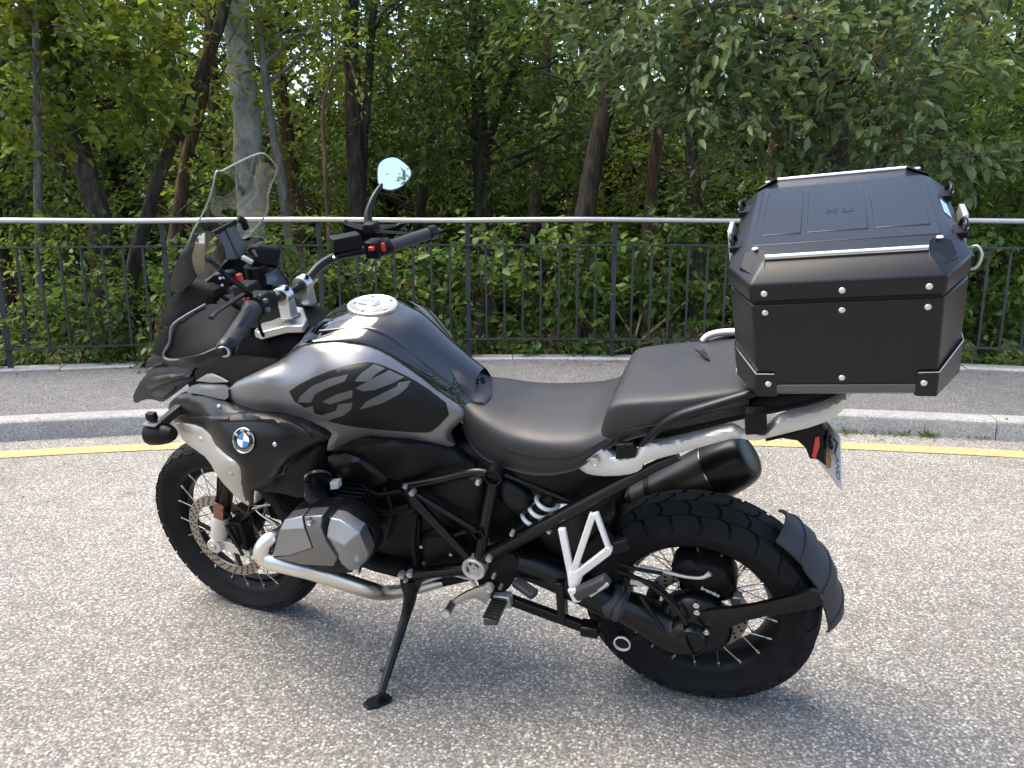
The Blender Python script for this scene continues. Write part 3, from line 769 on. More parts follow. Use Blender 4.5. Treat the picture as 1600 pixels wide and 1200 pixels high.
# weeds in the gutter on the right
C = []; D = []
for px, n in ((1345, 34), (1392, 14), (1428, 20), (1468, 46), (1545, 12), (262, 16)):
    x = (px - 800) / FOCAL * 4.75; a = math.atan2(x, 12.9); c = arc(R_KERB - .015, a, .0)
    for _ in range(n):
        q = rngg.normal(size=3) * [.035, .012, 0]; C.append(c + q); D.append(np.array([rngg.normal() * .4, rngg.normal() * .4, 1.2]))
me = leaves_mesh('gutter_weeds', np.array(C), np.array(D) * 1.5, .05, rngg, 'leaf_bramble', .16, 0); o = bpy.data.objects.new('gutter_weeds', me); COL.objects.link(o)
tag(o, 'grass and weeds sprouting in the gutter along the kerb', 'weeds', kind='stuff')

# trees on the inner side of the bend, behind the viewer (seen only in the mirrors and paint); the later ones added to block low sky
for i, (x, y, lab) in enumerate(((2.6, -6.5, 'tree on the inner side of the bend, nearest the viewer'), (5.2, -9.5, 'tree on the inner side of the bend, farther to the right'), (-3.5, -11.0, 'tree on the inner side of the bend, behind on the left'), (.2, -8.2, 'added unseen tree on the inner side of the bend, straight behind the viewer'), (-2.2, -6.8, 'added unseen tree on the inner side of the bend, close on the left'), (4.2, -5.6, 'added unseen tree on the inner side of the bend, close on the right'), (-5.2, -8.0, 'added unseen tree on the inner side of the bend, outermost on the left'))):
    b = np.array([x, y, .05]); rr = random.Random(90 + i); bl = []
    for k in range(10): bl.append(((x + rr.uniform(-1.6, 1.6), y + rr.uniform(-1.4, 1.4), rr.uniform(.5, 4.0)), (rr.uniform(.7, 1.1), .9, rr.uniform(.5, .8)), 260))
    tree('roadside_tree', lab, [[(b, .15), (up(b, .1, 0, 1.6), .12), (up(b, .0, .1, 3.2), .08), (up(b, .2, 0, 4.6), .03)]], bl, 'leaf_dark', .13, 'bark_dark', group='trees inside the bend', seed=300 + i, twigs=.1, oval=False)

n = 46
aa_ = rngg.uniform(R(-20), R(20), n); rr_ = rngg.uniform(9.2, R_KERB - .3, n)
cc = np.array([[BEND[0] + r * math.sin(a), BEND[1] + r * math.cos(a), .006] for a, r in zip(aa_, rr_)])
me = leaves_mesh('road_litter', cc, rngg.normal(size=(n, 3)) * [1, 1, 0], .020, rngg, 'leaf_dry', .5, 0); o = bpy.data.objects.new('road_litter', me); COL.objects.link(o)
tag(o, 'few tiny dry leaves scattered over the road', 'leaf litter', kind='stuff')
# ------------------------------------------------------------------ motorcycle materials
mat('black_plastic', (.006, .006, .0065), .46, bump=.12, bscale=900, var=.2, vscale=9, rvar=.06, spec=.22)
mat('satin_black', (.005, .0052, .0058), .30, spec=.3, bump=.04, bscale=700, var=.15, vscale=7, rvar=.06)
mat('gloss_black', (.003, .003, .0035), .06, coat=1.0, coatr=.03, var=.2, vscale=8, rvar=.03)
mat('satin_grey', (.22, .224, .232), .38, .7, var=.05, vscale=5, rvar=.05)
mat('trim_silver', (.52, .50, .46), .40, .75, var=.07, vscale=8, rvar=.06)
mat('matte_black', (.007, .007, .0075), .72, bump=.1, bscale=800, spec=.12)
mat('inlay_black', (.010, .010, .0105), .42, spec=.22, bump=.05, bscale=700)
mat('letter_grey', (.115, .115, .118), .42, spec=.25)
mat('pad_rubber', (.035, .036, .04), .5, bump=.2, bscale=1200)
mat('seat_vinyl', (.020, .020, .022), .48, spec=.45, bump=.35, bscale=420, var=.12, vscale=10, rvar=.06)
mat('tyre_rubber', (.011, .011, .0115), .8, spec=.2, bump=.25, bscale=260, var=.35, vscale=14)
mat('grip_rubber', (.028, .028, .03), .62, bump=.3, bscale=600)
mat('frame_black', (.004, .0043, .005), .26, spec=.35, var=.2, vscale=9, rvar=.06)
mat('frame_silver', (.66, .65, .62), .42, .55, bump=.05, bscale=500, var=.06, vscale=9, rvar=.06)
mat('bracket_white', (.78, .77, .74), .40, .15, var=.05, vscale=12)
mat('alloy', (.60, .60, .59), .34, 1.0, var=.08, vscale=12, rvar=.1)
mat('alloy_dull', (.58, .56, .52), .5, .7, var=.12, vscale=14, rvar=.08)
mat('polished_steel', (.74, .73, .71), .17, 1.0, var=.05, vscale=10, rvar=.06)
mat('header_steel', (.82, .79, .73), .32, 1.0, var=.10, vscale=6, rvar=.08)
mat('cover_silver', (.31, .32, .335), .31, .88, var=.07, vscale=9, rvar=.06)
mat('cover_dark', (.20, .205, .21), .33, .85, var=.08, vscale=9, rvar=.06)
mat('engine_black', (.005, .005, .0053), .48, spec=.22, bump=.1, bscale=300, var=.3, vscale=16, rvar=.1)
mat('disc_steel', (.36, .32, .275), .42, .9, var=.2, vscale=14, rvar=.08)
mat('spoke_steel', (.62, .61, .59), .3, 1.0)
mat('reflector', (.20, .055, .025), .3, coat=.6)
mat('red_plastic', (.62, .035, .03), .25, coat=.6)
mat('mirror_glass', (.86, .89, .92), .015, 1.0)
mat('plate_white', (.82, .85, .90), .4)
mat('plate_ink', (.03, .03, .04), .5)
mat('plate_orange', (.50, .25, .07), .5)
mat('plate_blue', (.06, .17, .36), .5)
mat('badge_blue', (.035, .20, .50), .22, coat=.8)
mat('badge_white', (.80, .80, .80), .25, coat=.8)
mat('display_glass', (.055, .06, .075), .18, coat=.6)
mat('panel_grey', (.10, .105, .115), .5)
mat('lens_dark', (.02, .02, .022), .06, coat=1.0)
mat('case_black', (.005, .0052, .0057), .34, spec=.42, bump=.10, bscale=800, var=.12, vscale=5, rvar=.05)
mat('case_base', (.12, .115, .11), .45, .3)
mat('rivet', (.80, .78, .70), .32, .7)
m, nt, b = nodes_of('clear_screen')          # thin clear acrylic with a slight grey tint
for n_ in list(nt.nodes):
    if n_.type == 'BSDF_PRINCIPLED': nt.nodes.remove(n_)
tb = nt.nodes.new('ShaderNodeBsdfTransparent'); tb.inputs[0].default_value = (.86, .88, .87, 1)
gb = nt.nodes.new('ShaderNodeBsdfGlossy'); gb.inputs['Roughness'].default_value = .04
lw = nt.nodes.new('ShaderNodeLayerWeight'); lw.inputs[0].default_value = .5
pw = nt.nodes.new('ShaderNodeMath'); pw.operation = 'POWER'; nt.links.new(lw.outputs['Facing'], pw.inputs[0]); pw.inputs[1].default_value = 4
ml = nt.nodes.new('ShaderNodeMapRange'); nt.links.new(pw.outputs[0], ml.inputs[0]); ml.inputs[3].default_value = .04; ml.inputs[4].default_value = .4
mx = nt.nodes.new('ShaderNodeMixShader'); nt.links.new(ml.outputs[0], mx.inputs[0]); nt.links.new(tb.outputs[0], mx.inputs[1]); nt.links.new(gb.outputs[0], mx.inputs[2])
nt.links.new(mx.outputs[0], nt.nodes['Material Output'].inputs[0]); MATS['clear_screen'] = m

# ------------------------------------------------------------------ motorcycle
moto = thing('motorcycle', 'black and grey adventure motorcycle leaning on its side stand on the road', 'motorcycle')
moto.matrix_world = BIKE_M
def part(name, mb, m_, parent=None, **k): return build(name, mb, m_, parent or moto, **k)
def pair(name, mb, m_, **k):
    a = part(name, mb, m_, **k); b_ = part(name, mb.mirrored(), m_, **k); return a, b_
def A(*p): return np.array(p, float)
def G0(px, py, z=0.0):
    """Where a sight line meets the road, in the motorcycle frame."""
    d = _ray(px, py); t = (z - CAM_H) / d[2]; return BIKE_B.T @ (np.array([0, 0, CAM_H]) + t * d - BIKE_O)

WB, RR, RF = 1.515, .318, .325
rake = R(25.5); STA = A(-math.sin(rake), 0, math.cos(rake)); FAX = A(WB, 0, RF)
def rot_about(k, a):
    k = k / np.linalg.norm(k); K = np.array([[0, -k[2], k[1]], [k[2], 0, -k[0]], [-k[1], k[0], 0]])
    return np.eye(3) + math.sin(a) * K + (1 - math.cos(a)) * K @ K
RS = rot_about(STA, STEER)
def place(mb, R3, o):
    mb.v = [tuple(R3 @ np.array(p) + o) for p in mb.v]; return mb

def tread(mb, prof, nrow, rows, h, skew):
    """Raised tread blocks with grooves between them. prof: (y, r) over the crown; rows: (y0, y1, phase)."""
    ys = [p[0] for p in prof]; rs_ = [p[1] for p in prof]
    def pt_(y, th, dh):
        r = np.interp(y, ys, rs_); dy = 1e-3
        sl = (np.interp(y + dy, ys, rs_) - np.interp(y - dy, ys, rs_)) / (2 * dy); nn = math.hypot(1, sl)
        return A((r + dh / nn) * math.cos(th), y - dh * sl / nn, (r + dh / nn) * math.sin(th))
    st = 2 * math.pi / nrow
    for (y0, y1, ph, gap, zig) in rows:
        for k in range(nrow):
            t0 = (k + ph) * st + gap / .3 / 2; t1 = (k + ph + 1) * st - gap / .3 / 2; tm_ = (t0 + t1) / 2; ym = (y0 + y1) / 2; s = skew * math.copysign(1, ym if ym else 1)
            poly = [(y0, t0), (ym, t0 + s * .5 + zig), (y1, t0 + s), (y1 + (y1 - y0) * .10, tm_ + s), (y1, t1 + s), (ym, t1 + s * .5 + zig), (y0, t1), (y0 - (y1 - y0) * .10, tm_)]
            c = (ym, tm_ + s * .5)
            top = [pt_(y, t, h) for y, t in poly]; bot = [pt_(y + (y - c[0]) * .06, t + (t - c[1]) * .06, -.002) for y, t in poly]
            # centre fan so that each block follows the curve of the tyre
            vs = [pt_(c[0], c[1], h)] + top + bot; n = len(poly)
            mb.add(vs, [(0, 1 + i, 1 + (i + 1) % n) for i in range(n)] + [(1 + i, 1 + n + i, 1 + n + (i + 1) % n, 1 + (i + 1) % n) for i in range(n)])
    return mb

def wheel(name, label, o, R3, ro, hw, rb, hb, front):
    """ro outer radius, hw half width of the tyre, rb rim lip radius, hb half width of the rim."""
    dep = .0045 if front else .008; rc = ro - dep
    side = [(rb - .004, hb + .004), (rb + .012, hb + .012), (rb + (rc - rb) * .45, hw), (rb + (rc - rb) * .68, hw * .985), (rb + (rc - rb) * .86, hw * .84), (rc - .012, hw * .62), (rc - .003, hw * .34), (rc, 0)]
    prof = [(r, y) for r, y in side] + [(r, -y) for r, y in side[-2::-1]]
    pr = catmull(np.array(prof), 3)
    hub = MB().lathe([(.0, -.075), (.028, -.075), (.032, -.055), (.060, -.050), (.060, -.040), (.034, -.034), (.034, .034), (.060, .040), (.060, .050), (.032, .055), (.028, .075), (0, .075)], (0, 0, 0), (0, 1, 0), 28)
    h = part(name, place(hub, R3, o), 'engine_black'); h['label'] = label
    ty = MB().lathe([tuple(p) for p in pr], (0, 0, 0), (0, 1, 0), 96, caps=False)
    cp = sorted([(y, r) for r, y in pr if r > rb + (rc - rb) * .5])
    if front: tread(ty, cp, 34, [(-.056, -.030, .0, .007, .02), (-.026, -.002, .35, .006, .02), (.002, .026, .6, .006, .02), (.030, .056, .2, .007, .02)], dep, .06)
    else: tread(ty, cp, 26, [(-.083, -.050, .0, .010, .0), (-.043, -.004, .5, .009, .03), (.004, .043, .0, .009, .03), (.050, .083, .5, .010, .0)], dep, .05)
    part('tyre', place(ty, R3, o), 'tyre_rubber', h, angle=32, fix=False)
    rim = MB().lathe([(rb - .010, hb + .001), (rb + .002, hb + .006), (rb + .005, hb + .003), (rb - .001, hb - .004), (rb - .012, hb - .012), (rb - .022, hb - .022), (rb - .030, .016), (rb - .030, -.016), (rb - .022, -hb + .022), (rb - .012, -hb + .012), (rb - .001, -hb + .004), (rb + .005, -hb - .003), (rb + .002, -hb - .006), (rb - .010, -hb - .001), (rb - .018, -hb + .010), (rb - .028, -hb + .024), (rb - .037, -.014), (rb - .037, .014), (rb - .028, hb - .024), (rb - .018, hb - .010)], (0, 0, 0), (0, 1, 0), 72, closed=True)
    part('rim', place(rim, R3, o), 'engine_black', h, angle=40)
    n = 20
    for sgn in (1, -1):
        for k in range(n):
            t0 = 2 * math.pi * (k + (.0 if sgn > 0 else .5)) / n; tw = (1 if k % 2 else -1) * .62
            a = A((rb - .014) * math.cos(t0), sgn * (hb - .006), (rb - .014) * math.sin(t0)); b_ = A(.056 * math.cos(t0 + tw), sgn * .046, .056 * math.sin(t0 + tw))
            d = (b_ - a) / np.linalg.norm(b_ - a)
            sp = MB().tube([a, a + d * .012, a + d * .0125, b_], [.0036, .0036, .0017, .0017], n=6)
            part('spoke', place(sp, R3, o), 'spoke_steel', h, angle=60)
    return h

fw = wheel('front_wheel', 'front spoked wheel with smooth road tyre', FAX, RS, .327, .060, .248, .036, True)
rw = wheel('rear_wheel', 'rear spoked wheel with chunky block tread', A(0, 0, RR), np.eye(3), .320, .085, .223, .056, False)

def disc(o, R3, y, r, holes, parent, ri):
    mb = MB().lathe([(ri, y - .0025), (r, y - .0025), (r, y + .0025), (ri, y + .0025)], (0, 0, 0), (0, 1, 0), 64, closed=True)
    d = part('brake_disc', place(mb, R3, o), 'disc_steel', parent, angle=30)
    hm = MB()
    for k in range(holes):
        for j, q in enumerate((.22, .5, .78)):
            t = 2 * math.pi * (k + j * .3) / holes; rr = ri + (r - ri) * q
            for s in (1,):
                hm.cyl(A(rr * math.cos(t), y + .0022, rr * math.sin(t)), A(rr * math.cos(t), y + .0031, rr * math.sin(t)), .0042, n=8)
    ho = part('disc_holes', place(hm, R3, o), 'engine_black', d, angle=60); ho['kind'] = 'stuff'
    return d
for s in (1, -1):
    disc(FAX, RS, s * .068, .1525, 30, fw, .118)
    cr = MB()
    for k in range(6):
        t = 2 * math.pi * k / 6; cr.bar(A(.03 * math.cos(t), s * .066, .03 * math.sin(t)), A(.121 * math.cos(t + .25), s * .068, .121 * math.sin(t + .25)), .018, .004, up=(0, 1, 0))
    cr.lathe([(.03, s * .066 - .004), (.05, s * .066 - .004), (.05, s * .066 + .004), (.03, s * .066 + .004)], (0, 0, 0), (0, 1, 0), 32, closed=True)
    part('disc_carrier', place(cr, RS, FAX), 'engine_black', fw, angle=40)
disc(A(0, 0, RR), np.eye(3), .052, .138, 26, rw, .10)

# fork, front caliper
for s in (1, -1):
    ax = FAX + RS @ A(0, s * .105, 0); topf = FAX + RS @ (A(0, s * .105, 0) + STA * .88 + A(.03, 0, 0))
    lo = ax + (topf - ax) * .035; mid = ax + (topf - ax) * .14
    f_ = part('fork_leg', MB().tube([mid, topf], [.0235, .0235], n=18), 'satin_black', angle=60)
    sl = MB().tube([lo - (topf - ax) * .01, lo, ax + (topf - ax) * .10, mid, mid + (topf - ax) * .012], [.012, .026, .031, .031, .026], n=18)
    part('fork_slider', sl, 'frame_silver', f_, angle=40)
    ft = MB().cyl(ax - A(0, .024, 0), ax + A(0, .024, 0), .026, n=20)
    arm0 = ax + RS @ A(-.005, 0, .006); arm1 = ax + RS @ A(-.135, 0, -.012); arm2 = ax + RS @ A(-.045, 0, .085)
    ft.prism([arm0 + A(0, -.009, .016), arm0 + A(0, -.009, -.026), arm1 + A(0, -.009, -.010), arm1 + A(0, -.009, .010), arm0 + RS @ A(-.05, -.009, .012)], A(0, .018, 0))
    part('axle_clamp', ft, 'frame_silver', f_, bevel=.003)
    part('axle_bolt', MB().cyl(ax + A(0, s * .022, 0), ax + A(0, s * .03, 0), .011, n=6), 'alloy', f_, bevel=.001)
    ca = MB().box(ax + RS @ A(-.105, -s * .018, .055), (.055, .06, .105), RS.T)
    ca.box(ax + RS @ A(-.098, s * .012, .06), (.035, .02, .075), RS.T)
    c_ = part('brake_caliper', ca, 'engine_black', f_, bevel=.008)
    cs2 = MB().bar(ax + RS @ A(-.085, s * .026, .105), ax + RS @ A(-.125, s * .026, -.005), .012, .006, up=(0, 1, 0))
    part('caliper_bridge', cs2, 'black_plastic', c_, bevel=.002)
    if s > 0:
        rf = part('side_reflector', MB().prism([P(333, 785, .134), P(349, 792, .134), P(348, 815, .134), P(333, 809, .134)], A(0, -.008, 0)), 'reflector', f_, bevel=.0015)
        part('brake_hose', MB().tube([P(341, 745, .125), P(340, 770, .13), P(338, 786, .125), P(352, 800, .13), P(372, 820, .10)], .004, n=8, spline=4), 'black_plastic', f_, angle=60)
        part('sensor_cable', MB().tube([P(394, 795, .14), P(418, 788, .15), P(400, 797, .14), P(432, 822, .2), P(440, 832, .24)], .0022, n=6, spline=4), 'alloy_dull', f_, angle=60)
yoke = [(439, 474), (474, 480), (480, 498), (473, 509), (446, 510), (406, 520), (396, 516), (416, 498), (423, 484)]
yk = part('top_yoke', MB().prism([Pz(x, y, 1.118) for x, y in yoke], A(0, 0, -.022)), 'alloy', bevel=.004)
steer_n = RS @ STA
part('yoke_emblem_ring', MB().lathe([(0, .000), (.0175, .000), (.0175, .004), (.015, .0055), (0, .0055)], Pz(460, 494, 1.118), (0, 0, 1), 28), 'gloss_black', yk)
for k in range(4):
    c0 = Pz(460, 494, 1.118) + A(0, 0, .0058); mbq = MB(); n = 8; vs = [c0] + [c0 + .0115 * A(math.cos(k * math.pi / 2 + i * math.pi / 2 / n + .4), math.sin(k * math.pi / 2 + i * math.pi / 2 / n + .4), 0) for i in range(n + 1)]
    mbq.add(vs, [(0, i + 1, i + 2) for i in range(n)]); part('emblem_quarter', mbq, ['badge_blue', 'badge_white'][k % 2], yk, fix=False)

# handlebar with grips, switches, levers, mirrors
BL, BR = P(354, 543, .44), P(675, 363, -.44)
bar_pts = [BL + (P(395, 480, .28) - BL) * .02, P(376, 508, .36), P(397, 478, .27), P(420, 470, .16), P(442, 462, .06), P(473, 444, -.06), P(500, 415, -.15), P(530, 399, -.21), P(570, 391, -.26), P(606, 386, -.31), P(640, 374, -.375), BR]
hb_ = part('handlebar', MB().tube(bar_pts, .0135, n=14, spline=5), 'satin_black', angle=60)
def along(a, b_, t): return a + (b_ - a) * t
gl0, gl1 = P(393, 483, .285), BL; gr0, gr1 = P(610, 385, -.315), BR
for (g0_, g1_) in ((gl0, gl1), (gr0, gr1)):
    d = (g1_ - g0_); L_ = np.linalg.norm(d); d /= L_
    part('grip', MB().tube([g0_ - d * .004, g0_ + d * .004, g0_ + d * .012, g1_ - d * .02, g1_ - d * .008], [.0225, .0225, .0185, .0185, .0175], n=20), 'grip_rubber', hb_, angle=50)
    part('bar_end', MB().tube([g1_ - d * .012, g1_ + d * .010, g1_ + d * .016], [.0215, .0215, .017], n=24), 'satin_black', hb_, angle=40)
    part('bar_end_cap', MB().lathe([(0, .010), (.008, .010), (.009, .018), (.0135, .0185), (.0148, .0165), (.0148, .010)], g1_, d, 24), 'trim_silver', hb_, angle=30)
for c, pxs in ((P(442, 462, .06), 0), (P(473, 444, -.06), 1)):
    cl = MB().tube([c + A(0, .016, 0), c + A(0, -.016, 0)], [.026, .026], n=20); cl.box(c + A(-.006, 0, -.03), (.036, .032, .062))
    k_ = part('bar_clamp', cl, 'alloy', hb_, bevel=.003, angle=45)
    for q in (-1, 1): part('clamp_bolt', MB().cyl(c + A(-.018 * q, 0, .018), c + A(-.02 * q, 0, .027), .0055, n=8), 'engine_black', k_)
# left switch block, clutch lever and its bracket
sl_ = MB().box(P(404, 474, .235), (.05, .055, .05)); sl_.box(P(418, 470, .18), (.04, .035, .045)); sl_.box(P(393, 466, .25), (.05, .03, .02))
sw = part('switch_block', sl_, 'engine_black', hb_, bevel=.007, seg=3)
part('indicator_switch', MB().box(P(387, 466, .262), (.016, .02, .012)), 'red_plastic', sw, bevel=.003)
part('switch_button', MB().box(P(396, 474, .262), (.012, .014, .010)), 'red_plastic', sw, bevel=.002)
for q, (x, y) in enumerate(((405, 463), (414, 470), (408, 482), (418, 484))): part('switch_button', MB().box(P(x, y, .245), (.012, .012, .010)), 'panel_grey', sw, bevel=.002)
part('clutch_lever', MB().tube([P(398, 460, .20), P(386, 459, .25), P(365, 470, .32), P(340, 487, .40), P(330, 497, .43)], [.009, .008, .007, .006, .008], n=8, spline=4, flat=.6), 'satin_black', hb_, angle=50)
part('clutch_reservoir', MB().box(P(385, 452, .17), (.05, .05, .035)), 'engine_black', hb_, bevel=.006)
part('clutch_hose', MB().tube([P(380, 460, .2), P(350, 480, .24), P(342, 498, .2), P(372, 520, .12)], .005, n=8, spline=5), 'engine_black', hb_, angle=60)
part('cable_loop', MB().tube([P(420, 480, .16), P(404, 500, .18), P(412, 525, .14), P(430, 540, .1)], .005, n=8, spline=5), 'engine_black', hb_, angle=60)
# right switch block, brake reservoir and lever
srm = MB().box(P(586, 388, -.275), (.045, .05, .05)); srm.tube([P(592, 387, -.285), P(608, 384, -.31)], [.027, .027], n=20)
sr = part('switch_block', srm, 'engine_black', hb_, bevel=.004, angle=45)
part('starter_switch', MB().box(P(598, 386, -.272), (.014, .014, .026)), 'red_plastic', sr, bevel=.003)
part('starter_switch', MB().box(P(581, 388, -.245), (.018, .016, .012)), 'red_plastic', sr, bevel=.003)
rv = part('brake_reservoir', MB().bar(P(518, 382, -.20), P(562, 374, -.26), .05, .042), 'black_plastic', hb_, bevel=.005)
part('reservoir_screw', MB().cyl(P(520, 401, -.19), P(523, 404, -.185), .006, n=8), 'alloy', rv)
part('brake_lever', MB().tube([P(575, 360, -.26), P(600, 362, -.32), P(640, 364, -.42), P(668, 362, -.47)], [.010, .007, .006, .008], n=8, spline=4, flat=.6), 'satin_black', hb_, angle=50)
part('lever_pivot', MB().box(P(580, 355, -.27), (.04, .04, .03)), 'engine_black', hb_, bevel=.006)
# mirrors
def mirror(name_, outl, c, nrm, stem, stem_r, label):
    c = np.array(c); nb = BIKE_B.T @ np.array(nrm); nb /= np.linalg.norm(nb)
    pts = []
    for x, y in outl:
        d = BIKE_B.T @ _ray(x, y); t = ((c - _C) @ nb) / (d @ nb); pts.append(_C + t * d)
    pts = np.array(soften3(pts, 2)); cen = pts.mean(0)
    hs = MB(); n = len(pts); rim_ = cen + (pts - cen) * 1.05; back = cen + (pts - cen) * .80 - nb * .022; back2 = cen + (pts - cen) * .35 - nb * .032
    hs.add(list(rim_ + nb * .002) + list(rim_ - nb * .008) + list(back) + list(back2), [tuple((j * n + i, j * n + (i + 1) % n, (j + 1) * n + (i + 1) % n, (j + 1) * n + i) for i in range(n))[i] for j in range(3) for i in range(n)] + [tuple(range(3 * n, 4 * n))[::-1]])
    hs.add(list(rim_ + nb * .002) + list(cen + (pts - cen) * .985 + nb * .001), [(i, (i + 1) % n, n + (i + 1) % n, n + i) for i in range(n)])
    h = part(name_, hs, 'gloss_black', hb_, angle=50); h['label'] = label
    part('mirror_glass', MB().add(list(cen + (pts - cen) * .99 + nb * .0008), [tuple(range(n))]), 'mirror_glass', h)
    part('mirror_stem', MB().tube(stem, stem_r, n=12, spline=4), 'satin_black', h, angle=50)
    return h
def soften3(p, it):
    p = [np.array(q) for q in p]
    for _ in range(it):
        o = []
        for i in range(len(p)):
            a, b_ = p[i], p[(i + 1) % len(p)]; o += [a * .78 + b_ * .22, a * .22 + b_ * .78]
        p = o
    return p
cR = P(615, 272, -.42); cL = P(326, 399, .40)
mirror('mirror', [(590, 257), (602, 247), (620, 245), (643, 264), (642, 276), (626, 293), (607, 298), (590, 290)], cR, (.10, -.93, .13), [P(577, 352, -.29), P(575, 335, -.31), P(584, 308, -.35), P(597, 288, -.40), cR - A(-.02, 0, 0)], [.013, .012, .009, .008, .010], 'right mirror reflecting pale sky')
mirror('mirror', [(309, 364), (329, 362), (347, 378), (352, 400), (349, 413), (321, 437), (309, 431), (300, 406), (300, 400)], cL, (.35, -.93, -.02), [P(392, 462, .25), P(378, 448, .30), P(352, 430, .37), P(335, 412, .40), cL + A(.025, 0, 0)], [.007, .007, .006, .006, .008], 'left mirror reflecting dark trees')
# hand guards: a curved shield ahead of each grip with a turned lower lip
hg_ctrl = [(340, 543, .455), (310, 556, .455), (257, 556, .42), (266, 536, .42), (272, 506, .40), (321, 476, .33), (300, 520, .405), (352, 500, .36), (380, 480, .30)]
hgm = relief([(321, 476), (296, 490), (272, 506), (267, 520), (265, 536), (256, 553), (262, 562), (284, 562), (310, 557), (340, 544), (362, 530), (384, 492), (352, 476)], hg_ctrl, t=.004, drop=.004)
lip = relief([(255, 552), (262, 560), (284, 561), (310, 556), (345, 542), (354, 551), (341, 565), (318, 573), (290, 577), (262, 571), (250, 561)], [(255, 555, .425), (284, 566, .455), (310, 562, .468), (345, 548, .47), (320, 572, .455), (262, 571, .43)], t=.010, drop=.008, roll=7)
g_, g2_ = pair('hand_guard', hgm, 'matte_black')
part('guard_lip', lip, 'black_plastic', g_); part('guard_lip', lip.mirrored(), 'black_plastic', g2_)

fh = tps(hg_ctrl); rim_px = soften([(321, 476), (296, 490), (272, 506), (267, 520), (265, 536), (256, 553), (262, 562), (284, 562), (310, 557), (340, 544)], 0)
rp_ = [P(x, y, float(fh(x, y)) + .002) for x, y in rim_px]
part('guard_rim_highlight', MB().tube(rp_, .0035, n=8, spline=3), 'panel_grey', g_, angle=60); part('guard_rim_highlight', MB().tube([p * A(1, -1, 1) for p in rp_], .0035, n=8, spline=3), 'panel_grey', g2_, angle=60)  # paler bead stands in for sky light caught by the shield's edge
# ------------------------------------------------------------------ bodywork
def shifted(ctrl, d): return [(x, y, v + d) for x, y, v in ctrl]
# tank: glossy black centre
edge = [(430, 566, .165), (444, 556, .165), (470, 539, .162), (527, 532, .15), (562, 534, .14), (598, 546, .125), (634, 569, .11), (681, 605, .095), (712, 628, .088), (738, 645, .085)]
cu = [1.10, 1.04, .99, .93, .88, .83, .78, .725, .64, .587, .537, .50]; cw = [1.06, 1.09, 1.118, 1.14, 1.150, 1.146, 1.132, 1.107, 1.027, .985, .940, .905]
rows = []
for e in edge:
    E_ = P(*e); wc = np.interp(-E_[0], [-u for u in cu], cw); v = e[2]
    wc = max(wc, E_[2] + .004)
    half = [A(E_[0], v * .96, E_[2] - .06), A(E_[0], v, E_[2] - .012), A(E_[0], v * .985, E_[2] + .001), A(E_[0], v * .80, E_[2] + (wc - E_[2]) * .35), A(E_[0], v * .45, E_[2] + (wc - E_[2]) * .86), A(E_[0], v * .18, wc - .001)]
    rows.append(half + [A(p[0], -p[1], p[2]) for p in half[::-1]])
tank = part('tank', MB().loft(rows, 5, 3, closed=False, cap=False), 'gloss_black', angle=50)
# the dark groove rib beside the centre piece
rib = [(500, 520, .125), (560, 516, .10), (600, 524, .09), (640, 552, .08), (690, 592, .07), (724, 618, .066)]
pr_ = []
for x, y, v in rib: pr_.append(P(x, y, v) + A(0, 0, .004))
part('tank_rib', MB().tube(pr_, [.004, .008, .009, .009, .008, .004], n=8, spline=5), 'gloss_black', tank, angle=60)
cap_c = P(583, 480, 0) + A(0, 0, .002); capn = A(-.10, .0, 1.0)
cap = part('fuel_cap', MB().lathe([(.066, -.012), (.068, .002), (.066, .007), (.061, .009), (.058, .0075), (.020, .0085), (.018, .0115), (0, .012)], cap_c, capn, 48), 'trim_silver', tank, angle=35)
for k in range(5):
    t = 2 * math.pi * k / 5 + .5; x_, y_, d_ = frame(capn)
    part('cap_bolt', MB().lathe([(0, .008), (.0048, .008), (.0048, .0115), (0, .012)], cap_c + .050 * (math.cos(t) * x_ + math.sin(t) * y_), capn, 8), 'alloy_dull', cap)
part('cap_flap', MB().box(cap_c + capn * .012 + A(.012, 0, 0), (.05, .028, .006), [np.cross(A(0, 1, 0), capn), A(0, 1, 0), capn]), 'alloy', cap, bevel=.002)
part('tank_pad', relief([(699, 562), (711, 548), (741, 567), (772, 598), (771, 606), (763, 628), (743, 640), (727, 614), (712, 594)], [(699, 562, .045), (711, 549, .0), (741, 568, -.04), (772, 598, -.05), (763, 628, .065), (743, 639, .085), (727, 614, .075), (735, 592, .035)], t=.012, drop=.008, roll=8), 'pad_rubber')
pm = MB()
for pl in ([(742, 592), (747, 590), (749, 595), (745, 597), (749, 599), (744, 602), (741, 599)], [(752, 591), (757, 590), (757, 593), (759, 598), (754, 600), (754, 597), (751, 595)]):
    pm.prism([P(x, y, .024) for x, y in pl], A(.002, .003, .003))
part('pad_mark', pm, 'inlay_black')
